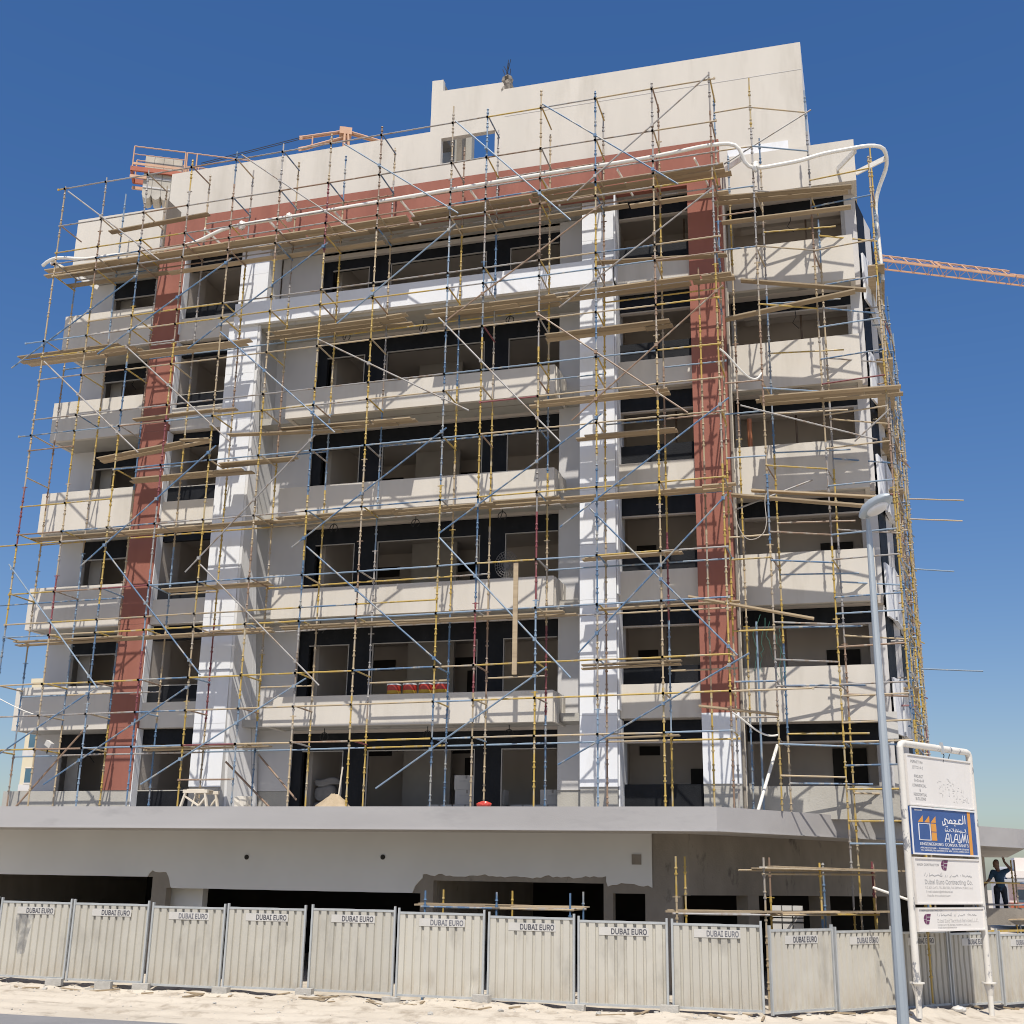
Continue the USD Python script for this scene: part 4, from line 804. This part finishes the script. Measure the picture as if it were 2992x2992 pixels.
for (u, w, h) in prof:
    a = np.arange(16)*2*math.pi/16; rings.append(np.array([.07, 18, zc]) + hd*(u - .06) + np.outer(np.cos(a)*w, hs) + np.outer(np.where(np.sin(a) > 0, np.sin(a)*h*1.25, np.sin(a)*h*.6), hu))
f = [(i*16 + k, i*16 + (k+1) % 16, (i+1)*16 + (k+1) % 16, (i+1)*16 + k) for i in range(6) for k in range(16)]
b.add(np.vstack(rings), f); b.build('lamp_head', M['lamp'], LP, 50)
gl = trimesh.creation.icosphere(subdivisions=2); v = gl.vertices; v = np.array([.07, 18, zc]) + hd*.26 + np.outer(v[:, 0]*.19, hd) + np.outer(v[:, 1]*.12, hs) + np.outer(v[:, 2]*.06 - .045, hu)
MB().add(v, gl.faces).build('lamp_lens', M['board'], LP, True)

# ------------------------------------------------------------------ tower crane behind the building
cm = np.array([-30.6, 64.0]); cd = np.array([.8845, .4666]); cn = np.array([-.4666, .8845])
CP = lambda s_, z, w=0: np.array([cm[0] + cd[0]*s_ + cn[0]*w, cm[1] + cd[1]*s_ + cn[1]*w, z])
CR = thing('tower_crane', 'orange tower crane standing behind the building, its jib reaching out to the right', 'crane', (cm[0], cm[1], -2.8))
b = MB()
for a in (-.7, .7):
    for w in (-.7, .7): b.tube(CP(a, -2.8, w), CP(a, 41.2, w), .09, 6)
for i in range(28):
    z = -2.8 + i*1.57
    for w in (-.7, .7): b.tube(CP(-.7, z, w), CP(.7, z + 1.57, w), .04, 5)
    for a in (-.7, .7): b.tube(CP(a, z, -.7), CP(a, z + 1.57, .7), .04, 5)
b.build('mast', M['crane'], CR)
b = MB()
for w in (-.55, .55): b.tube(CP(-.35, 41.2, w*.6), CP(-.3, 46.6, w*.35), .10, 6); b.tube(CP(.4, 41.2, w*.6), CP(-.1, 46.6, w*.35), .10, 6)
b.box(0, .001, 0, .001, 60, 60.001) if False else None
b.beam(CP(-.65, 46.75), CP(.15, 46.75), .55, .5); b.build('apex', M['crane'], CR)
for w in (-.1, .1):
    MB().tube(CP(-.5, 46.75, w), CP(-3.0, 45.95, w), .07, 6).tube(CP(-.3, 46.35, w), CP(-3.0, 45.1, w), .07, 6).tube(CP(-2.35, 46.1, w), CP(-2.35, 45.3, w), .05, 6).beam(CP(-3.2, 45.9, w), CP(-2.4, 46.12, w), .06, .15).beam(CP(-3.2, 45.05, w), CP(-2.5, 45.3, w), .06, .15).build('apex_tie', M['crane'], CR)
    MB().tube(CP(.1, 46.75, w), CP(4.5, 45.9, w), .09, 6).tube(CP(4.5, 45.9, w), CP(36, 42.5, w), .05, 6).build('jib_tie', M['crane'], CR)
    MB().tube(CP(-3.1, 45.9, w), CP(-9.2, 43.1, w), .025, 5).build('pendant_rope', M['wire'], CR)
# counter jib: deck, rails, concrete weights
b = MB()
for w in (-.75, .75): b.beam(CP(-13.3, 41.75, w), CP(-.4, 41.75, w), .14, .30)
b.beam(CP(-13.25, 41.75, -.75), CP(-13.25, 41.75, .75), .14, .30); b.build('counter_jib', M['cranedark'], CR)
MB().beam(CP(-13.3, 41.25, -.7), CP(-12.3, 41.25, -.7), .1, .2).beam(CP(-13.3, 41.75, -.75), CP(-13.3, 41.2, -.75), .1, .1).beam(CP(-13.3, 41.25, .7), CP(-12.3, 41.25, .7), .1, .2).build('weight_hanger', M['crane'], CR)
for w in (-.8, .8):
    b = MB()
    for s_ in (-13.2, -10.1, -10.0, -9.4): b.tube(CP(s_, 41.85, w), CP(s_, 43.3, w), .045, 6)
    b.tube(CP(-13.2, 43.3, w), CP(-10.1, 43.3, w), .04, 6).tube(CP(-13.2, 42.75, w), CP(-10.1, 42.75, w), .03, 6).tube(CP(-10.0, 43.3, w), CP(-1, 43.25, w), .04, 6).beam(CP(-13.2, 42.1, w), CP(-10.1, 42.1, w), .04, .16).build('hand_rail', M['crane'], CR)
for k in range(4):
    s0_ = -12.5 + .56*k
    prof = Polygon([(s0_ + .01, 40.15), (s0_ + .09, 39.95), (s0_ + .28, 39.85), (s0_ + .47, 39.95), (s0_ + .55, 40.15), (s0_ + .55, 42.85), (s0_ + .01, 42.85)])
    t_ = extrude(prof, 1.2); v = np.array([CP(a, z, w - .6) for a, z, w in t_.vertices]); cwp = MB().add(v, t_.faces).build('counterweight', M['cw'], CR)
    MB().beam(CP(s0_ + .02, 41.3, -.62), CP(s0_ + .54, 41.3, -.62), .04, .12).beam(CP(s0_ + .02, 40.65, -.62), CP(s0_ + .54, 40.65, -.62), .04, .10).build('weight_groove', M['greywall'], cwp)
# jib: triangular lattice
pit = 1.055
def jib(s0_, s1_, zt, name):
    b = MB(); b.tube(CP(s0_, zt, 0), CP(s1_, zt, 0), .065, 6)
    b.beam(CP(s0_, 41.74, -.6), CP(s1_, 41.74, -.6), .10, .17); b.beam(CP(s0_, 41.74, .6), CP(s1_, 41.74, .6), .08, .10)
    k = 0; s_ = s0_
    while s_ < s1_ - .2:
        b.tube(CP(s_ + .06, 41.74, -.6), CP(s_, zt, 0), .055, 5); b.tube(CP(s_, zt, 0), CP(s_ + pit, 41.74, -.6), .016, 5); b.tube(CP(s_ + .1, 41.74, .6), CP(s_, zt, 0), .018, 4)
        b.tube(CP(s_, 41.72, -.6), CP(s_ + pit, 41.72, .6), .022, 5); b.tube(CP(s_ + pit, 41.72, -.6), CP(s_ + pit, 41.72, .6), .022, 5); s_ += pit
    for dx in (0, .15): b.tube(CP(s0_ + dx, zt, 0), CP(s0_ + dx + .1, 41.74, -.6), .06, 5)
    b.build(name, M['crane'], CR)
jib(.5, 20.5, 42.6, 'jib_section'); jib(20.6, 36, 42.5, 'jib_section'); jib(36.1, 41.6, 42.45, 'jib_section'); jib(41.7, 47.6, 42.44, 'jib_section'); jib(47.7, 56, 42.2, 'jib_section')

# ------------------------------------------------------------------ buildings far behind
def far_block(label, X0, X1, Y, z0, z1, floors, wins, m_='farcream', depth=14, base=-2.8):
    T = thing('far_building', label, 'building', (X0, Y, base))
    bx('wall', M[m_], T, X0, X1, Y, Y + depth, base, z1)
    bx('parapet', M[m_], T, X0 - .1, X1 + .1, Y - .1, Y + depth, z1 + .002, z1 + .5)
    for z in floors:
        bx('string_course', M['greywall'], T, X0 - .05, X1 + .05, Y - .08, Y - .001, z - .9, z - .2)
        for a, b_ in wins:
            bx('window', M['glassblue'], T, a, b_, Y - .03, Y - .004, z, z + 1.6)
            MB().box(a - .08, b_ + .08, Y - .06, Y - .002, z - .12, z - .005).box(a - .08, b_ + .08, Y - .06, Y - .002, z + 1.605, z + 1.7).build('window_frame', M['farpink'], T)
    return T
far_block('distant cream apartment block with blue windows behind the left corner of the scaffold', -93.2, -90.6, 120, 0, 20.6, (9.3, 13.2, 5.4, 1.5), ((-92.6, -91.2),), 'farcream')
T = far_block('distant pale house with a grey roof at the right edge of the photo', 9.0, 34, 104, 0, .55, (-1.9,), ((9.6, 10.6), (12.2, 13.6), (15, 16.4)), 'farpink', 16)
MB().add([(8.6, 103.3, .35), (34, 103.3, .35), (34, 112, 1.45), (8.8, 112, 1.45), (8.6, 103.3, .2), (34, 103.3, .2), (34, 112, 1.25), (8.8, 112, 1.25)], [(0, 1, 2, 3), (7, 6, 5, 4), (0, 4, 5, 1), (1, 5, 6, 2), (2, 6, 7, 3), (3, 7, 4, 0)]).build('roof', M['farroof'], T)
bx('roof_room', M['farpink'], T, 10.0, 11.6, 108, 111, 1.0, 2.1); bx('dark_awning', M['cranedark'], T, 8.9, 13, 102, 103.9, -1.6, -1.25)
T = thing('far_building', 'low white building seen under the end of the slab at the right', 'building', (16, 150, -2.8)); bx('wall', M['farpink'], T, 14.3, 40, 150, 162, -2.8, 1.6); bx('roof_room', M['farpink'], T, 15.4, 18, 152, 156, 1.602, 2.9)

# ------------------------------------------------------------------ things on the terrace and on the balconies
b = MB(); th = np.linspace(0, 2*math.pi, 25)[:-1]; rings = [np.array([[-14.0, 31.7, 2.12]])]
rr_ = [.10, .22, .34, .47, .60]; zs_ = [2.09, 2.0, 1.9, 1.8, 1.70]
v = [(-14.36, 31.7, 2.10)]
for r_, z in zip(rr_, zs_):
    for t_ in th: v.append((-14.36 + r_*math.cos(t_)*(1 + .12*math.sin(3*t_ + r_*9)), 31.7 + r_*.8*math.sin(t_), z + .02*math.sin(5*t_ + r_*20) + rng.normal(0, .008)))
f3 = [(0, 1 + k, 1 + (k+1) % 24) for k in range(24)]; b.add(v, f3)
b.add(v, [(1 + i*24 + k, 1 + (i+1)*24 + k, 1 + (i+1)*24 + (k+1) % 24, 1 + i*24 + (k+1) % 24) for i in range(4) for k in range(24)])
b.build('sand_heap', M['heap'], None, True, 'small heap of sand on the terrace edge with a stick in it', 'sand heap')
MB().tube((-14.26, 31.7, 1.9), (-14.19, 31.75, 2.84), .022).build('stick', M['paletimber'], None, 40, 'pale wooden stick standing in the sand heap', 'stick')
T = thing('saw_horse', 'pale timber saw horse standing at the foot of the left white fin', 'saw horse', (-18.2, 31.35, 1.72))
for y in (31.0, 31.6):
    bx('top', M['paletimber'], T, -18.66, -17.9, y, y + .09, 2.1, 2.19)
    for a, c_ in ((-18.6, -18.72), (-17.98, -17.9)): MB().beam((a, y + .045, 2.1), (c_, y + .045, 1.72), .08, .05).build('leg', M['paletimber'], T)
    MB().beam((-18.62, y + .05, 2.02), (-18.15, y + .05, 1.75), .07, .04).build('brace', M['paletimber'], T); MB().beam((-17.95, y + .05, 2.0), (-18.15, y + .05, 1.75), .07, .04).build('brace', M['paletimber'], T)
bx('shelf', M['paletimber'], T, -18.6, -18.05, 31.1, 31.6, 2.192, 2.215)
b = MB(); s_ = trimesh.creation.box((.36, .3, .3)).subdivide().subdivide(); s_.vertices += rng.normal(0, .012, s_.vertices.shape); s_.apply_translation((-17.0, 31.4, 1.87)); b.tm(s_); b.build('rubble_block', M['cw'], None, False, 'rough pale lump of concrete on the terrace right of the saw horse', 'rubble')
def carton(label, x, y, z, w=.75, h=.42):
    T = thing('carton', label, 'carton', (x + w/2, y + .25, z), 'white cartons stacked inside the lowest middle rooms')
    bx('box', M['carton'], T, x, x + w, y, y + .5, z, z + h); t_ = text_to('CERAMIC TILE', x + w*.2, z + h*.55, w*.55, .04); MB().tm(place(t_, (0, y - .001, 0), (1, 0))).build('print', M['faint'], T)
    bx('tape', M['bag'], T, x + w*.46, x + w*.54, y - .002, y + .3, z + h - .1, z + h + .002)
cx = [(-12.9, 0, 'white carton on the terrace floor left of the stack in the middle room'), (-12.1, 0, 'white carton at the foot of the stack in the middle room'), (-12.05, 1, 'white carton in the middle of the stack in the middle room'), (-12.08, 2, 'topmost white carton of the stack in the middle room'), (-11.3, 0, 'lower white carton right of the stack in the middle room'), (-11.28, 1, 'upper white carton right of the stack in the middle room')]
for x, n_, l_ in cx: carton(l_, x, 35.15, 1.6 + .425*n_)
for x, n_, l_ in ((-10.35, 0, 'white carton left on the floor of the right hand middle room'), (-9.6, 0, 'white carton right on the floor of the right hand middle room'), (-9.45, 1, 'white carton on top in the right hand middle room')): carton(l_, x, 35.2, 1.6 + .425*n_)
def bag(label, x, z, w, h, rot=0):
    t_ = trimesh.creation.icosphere(subdivisions=3); v = t_.vertices; v = np.sign(v)*np.abs(v)**.6*(w/2, .22, h/2); v[:, 2] += .03*np.sin(v[:, 0]*9); c_, s2 = math.cos(rot), math.sin(rot); v = v @ np.array([[c_, 0, s2], [0, 1, 0], [-s2, 0, c_]]); v += (x, 35.4, z + h/2)
    MB().add(v, t_.faces).build('cement_bag', M['bag'], None, True, label, 'bag', 'cement bags in the left hand middle room')
for l_, x, z, w, h, r_ in (('lowest cement bag on the left in the left hand middle room', -16.3, 1.6, .8, .55, 0), ('lowest cement bag on the right in the left hand middle room', -15.5, 1.6, .8, .55, 0), ('middle cement bag on the left of the pile', -16.3, 2.15, .75, .45, 0), ('flat cement bag on the top left of the pile', -16.25, 2.58, .9, .25, .05), ('slumped cement bag on the top right of the pile', -15.45, 2.15, .8, .5, -.35)): bag(l_, x, z, w, h, r_)
for k, x in enumerate((-13.55, -13.05, -12.55, -12.05)):
    l_ = ['leftmost of four red pails on the lowest middle balcony', 'second from the left of four red pails on the balcony', 'third from the left of four red pails on the balcony', 'rightmost of four red pails on the lowest middle balcony'][k]
    T = thing('paint_pail', l_, 'pail', (x, 34.0, 4.42), 'red pails on the lowest middle balcony')
    MB().tube((x, 33.7, 4.9), (x, 33.7, 5.36), .19, 16, .21).build('bucket', M['pail'], T, 40); MB().tube((x, 33.7, 5.1), (x, 33.7, 5.2), .206, 16, .208).build('band', M['pailyellow'], T, 40); MB().tube((x, 33.7, 5.362), (x, 33.7, 5.40), .215, 16).build('lid', M['signwhite'], T, 40)
b = MB(); gl = trimesh.creation.icosphere(subdivisions=2); gl.vertices = gl.vertices*(.2, .12, .09) + rng.normal(0, .01, gl.vertices.shape); gl.apply_translation((-9.95, 31.4, 1.8)); b.tm(gl); b.build('rag', M['pail'], None, True, 'crumpled red rag on the terrace edge in front of the middle rooms', 'rag')
T = thing('work_fan', 'grey round stand fan on the second middle balcony from the bottom', 'fan', (-10.3, 34.3, 7.7)); b = MB()
for r_ in np.linspace(.08, .36, 5):
    a = np.linspace(0, 2*math.pi, 26); b.path([(-10.3 + r_*math.cos(t_), 34.2, 9.0 + r_*1.15*math.sin(t_)) for t_ in a], .007, 4)
for t_ in np.linspace(0, math.pi, 13)[:-1]: b.tube((-10.3 - .36*math.cos(t_), 34.2, 9.0 - .41*math.sin(t_)), (-10.3 + .36*math.cos(t_), 34.2, 9.0 + .41*math.sin(t_)), .006, 4)
b.build('guard', M['bag'], T); MB().tube((-10.3, 34.25, 8.98), (-10.3, 34.4, 8.98), .09, 10).build('motor', M['bag'], T, 40); MB().tube((-10.3, 34.33, 7.75), (-10.3, 34.33, 8.95), .02).build('stand', M['bag'], T, 40)
MB().tube((-3.05, 33.3, 1.75), (-2.55, 34.3, 3.55), .045).build('white_pipe', M['wrap'], None, 40, 'white plastic pipe leaning on the lowest right window wall', 'pipe'); MB().tube((-2.95, 33.9, 1.75), (-2.95, 33.95, 6.9), .03).build('blue_prop', P_LBL, None, 40, 'pale blue upright pipe just right of the right red pilaster', 'pipe')
T = thing('flood_light', 'small white flood light clamped to the scaffold by the left red pilaster', 'flood light', (-23.4, 31.6, 4.9)); MB().beam((-23.72, 31.55, 3.62), (-23.5, 31.5, 3.50), .12, .16).build('lamp_body', M['plate'], T); MB().tube((-23.65, 31.6, 3.6), (-23.72, 31.6, 3.3), .02).build('bracket', M['wire'], T)
rp = lambda l_, pts, r_=.012, m_='rope': MB().path(spline(pts, 6), r_, 5).build('rope', M[m_], None, True, l_, 'rope')
rp('pale rope slung across the third right balcony by the red pilaster', [(-3.45, 32.5, 10.1), (-3.2, 32.5, 9.3), (-2.9, 32.6, 8.9), (-2.6, 32.6, 9.0), (-2.45, 32.6, 9.6), (-2.4, 32.6, 10.2)])
rp('white hose drooping from the scaffold over the lowest right window', [(-3.45, 31.5, 4.1), (-3.1, 31.8, 3.85), (-2.7, 32.2, 3.6), (-2.4, 32.5, 3.62)], .025, 'wrap'); rp('white cloth strip drooping below the second right balcony from the top', [(-3.5, 31.6, 14.2), (-3.0, 32, 13.75), (-2.6, 32.4, 13.5), (-2.4, 32.6, 13.75)], .03, 'wrap')
rp('pale rope tied between the scaffold and the left side near the bottom left balcony', [(-27.2, 31.4, 5.6), (-26.0, 31.3, 5.2), (-25.0, 31.3, 4.75), (-24.2, 31.4, 4.45)], .014, 'wrap')
nt = MB(); r5 = np.random.default_rng(8)
for k in range(5):
    x = -2.75 + .12*k; pts = [(x, 33.0, 6.9 - .1*k)]
    for j in range(12): pts.append((pts[-1][0] + r5.normal(0, .035), 33.0, pts[-1][2] - r5.uniform(.1, .16)))
    nt.path(pts, .007, 4)
nt.build('net_strands', M['net'], None, False, 'thin green net strands hanging in front of the lowest but one right balcony', 'net')
for (x, y, z0_, z1_, w, l_) in ((.42, 33.4, 2.35, 2.95, .28, 'blank white sheet of paper tied to the scaffold left of the signboard'), (.30, 33.6, 3.6, 4.3, .3, 'white plastic sheet hanging on the scaffold behind the lamp post')): bx('white_sheet', M['plate'], None, x, x + w, y, y + .012, z0_, z1_, label=l_, cat='sheet')
T = thing('block_pallet', 'white banded pallet of blocks behind the hoarding under the angled slab', 'pallet', (-2.3, 31.9, -2.8))
for k in range(2):
    for j in range(3): bx('block', M['plate'], T, -2.75 + .26*j, -2.52 + .26*j, 32.6, 32.9, -1.15 + .30*k, -.88 + .30*k)
bx('band', M['wire'], T, -2.76, -1.98, 32.59, 32.598, -.99, -.95); MB().box(-2.76, -1.98, 32.6, 32.9, -2.6, -1.16).build('base', M['block'], T)

# ------------------------------------------------------------------ worker under the end of the slab and his platform
PX, PY, FZ = 3.56, 44.0, -1.0
T = low('working platform at the far end of the slab where a man is standing', [(2.75, 42.6), (4.05, 43.9), (6.0, 46.0)], (.07, -1.05, -.6), (.6, .78, .7), (-1.1, -1.06), 'far_platform')
for k in range(9): MB().beam((3.0 + .14*k, 41.9 + .18*k, -1.35), (3.0 + .14*k, 41.9 + .18*k, -2.75), .05, .05).build('baluster', P_YEL, T)
MB().beam((2.9, 41.8, -1.35), (4.3, 43.5, -1.35), .06, .06).build('rail', P_YEL, T)
MB().beam((2.7, 42.4, -.95), (6.2, 46.2, -.95), .05, .5).build('dark_board', M['darkconcrete'], T)
bx('blue_sheeting', M['bluesheet'], None, 4.2, 6.5, 44.6, 44.7, -2.9, -1.75, label='blue plastic sheeting behind the hoarding at the right edge', cat='sheeting')
def body(joints, bones, mname, name, parent, ref=.02, it=12):
    Mf = manifold3d.Manifold; parts_ = []
    for a, b_ in bones:
        pts = []
        for q in (a, b_):
            (x, y, z), r_ = joints[q]; sp = trimesh.creation.icosphere(subdivisions=1); pts.append(sp.vertices*r_ + (x, y, z))
        parts_.append(Mf.hull_points(np.vstack(pts)))
    u = parts_[0]
    for p_ in parts_[1:]: u = u + p_
    u = u.refine_to_length(ref); mm = u.to_mesh(); t_ = trimesh.Trimesh(mm.vert_properties[:, :3], mm.tri_verts, process=True); trimesh.smoothing.filter_taubin(t_, iterations=it)
    return MB().tm(t_).build(name, M[mname], parent, True)
def q(dx, dy, z): return (PX + dx, PY + dy, FZ + z)
J = {'hip': (q(.02, 0, .93), .13), 'hipL': (q(-.09, 0, .90), .095), 'hipR': (q(.10, 0, .90), .095), 'knL': (q(-.12, -.03, .50), .062), 'knR': (q(.13, -.02, .50), .062), 'anL': (q(-.13, .02, .09), .045), 'anR': (q(.14, .03, .09), .045), 'toL': (q(-.16, -.15, .04), .038), 'toR': (q(.18, -.14, .04), .038),
     'wst': (q(.02, 0, 1.08), .125), 'chs': (q(0, 0, 1.28), .145), 'shL': (q(-.17, 0, 1.40), .07), 'shR': (q(.17, 0, 1.41), .075), 'elL': (q(-.30, -.05, 1.16), .048), 'wrL': (q(-.46, -.12, 1.00), .034), 'elR': (q(.36, -.08, 1.50), .05), 'wrR': (q(.20, -.06, 1.72), .036), 'nk': (q(-.01, 0, 1.47), .058), 'hd0': (q(-.05, -.01, 1.60), .088), 'hd1': (q(-.06, -.02, 1.68), .096), 'hdf': (q(-.10, -.03, 1.585), .055)}
WK = thing('person', 'worker in dark blue clothes reaching one arm up to the underside of the slab', 'person', (PX, PY, FZ))
for fg in range(5):
    a = -.5 + .24*fg if fg < 4 else .9; L = (.075, .085, .08, .062, .055)[fg]
    J[f'p{fg}'] = ((J['wrR'][0][0] - .02 + .017*(fg-1.5)*(fg < 4) + (.03 if fg == 4 else 0), J['wrR'][0][1], J['wrR'][0][2] + (.075 if fg < 4 else .03)), .011)
    J[f't{fg}'] = ((J[f'p{fg}'][0][0] + .02*a - .01, J[f'p{fg}'][0][1] - .02, J[f'p{fg}'][0][2] + L), .008)
    J[f'u{fg}'] = ((J['wrL'][0][0] - .04 + .012*(fg-1.5)*(fg < 4), J['wrL'][0][1] - .02, J['wrL'][0][2] - .05), .011); J[f'v{fg}'] = ((J[f'u{fg}'][0][0] - .03 + .014*(fg-1.5), J[f'u{fg}'][0][1] - .02, J[f'u{fg}'][0][2] - L*.8), .008)
bones = [('hip', 'hipL'), ('hip', 'hipR'), ('hipL', 'knL'), ('hipR', 'knR'), ('knL', 'anL'), ('knR', 'anR'), ('anL', 'toL'), ('anR', 'toR'), ('hip', 'wst'), ('wst', 'chs'), ('chs', 'shL'), ('chs', 'shR'), ('shL', 'elL'), ('elL', 'wrL'), ('shR', 'elR'), ('elR', 'wrR'), ('chs', 'nk'), ('nk', 'hd0'), ('hd0', 'hd1'), ('hd0', 'hdf')]
for fg in range(5): bones += [('wrR', f'p{fg}'), (f'p{fg}', f't{fg}'), ('wrL', f'u{fg}'), (f'u{fg}', f'v{fg}')]
body(J, bones, 'skin', 'body', WK, .025, 6)
g = {k: (v[0], v[1] + .014) for k, v in J.items()}
body(g, [('hip', 'hipL'), ('hip', 'hipR'), ('hipL', 'knL'), ('hipR', 'knR'), ('knL', 'anL'), ('knR', 'anR')], 'cloth', 'trousers', WK, .03, 4)
g['slR'] = (tuple(np.array(J['shR'][0])*.25 + np.array(J['elR'][0])*.75), .062); g['slL'] = (tuple(np.array(J['shL'][0])*.2 + np.array(J['elL'][0])*.8), .06)
body(g, [('hip', 'wst'), ('wst', 'chs'), ('chs', 'shL'), ('chs', 'shR'), ('shL', 'slL'), ('shR', 'slR')], 'vest', 'shirt', WK, .03, 4)
body({'a': (q(-.055, .02, 1.66), .10), 'b': (q(-.04, .03, 1.72), .085)}, [('a', 'b')], 'hair', 'hair', WK, .03, 4)
body({'a': (q(-.13, .03, .07), .05), 'b': (q(-.165, -.15, .045), .048), 'c': (q(.14, .04, .07), .05), 'd': (q(.185, -.14, .045), .048)}, [('a', 'b'), ('c', 'd')], 'wire', 'shoes', WK, .03, 4)
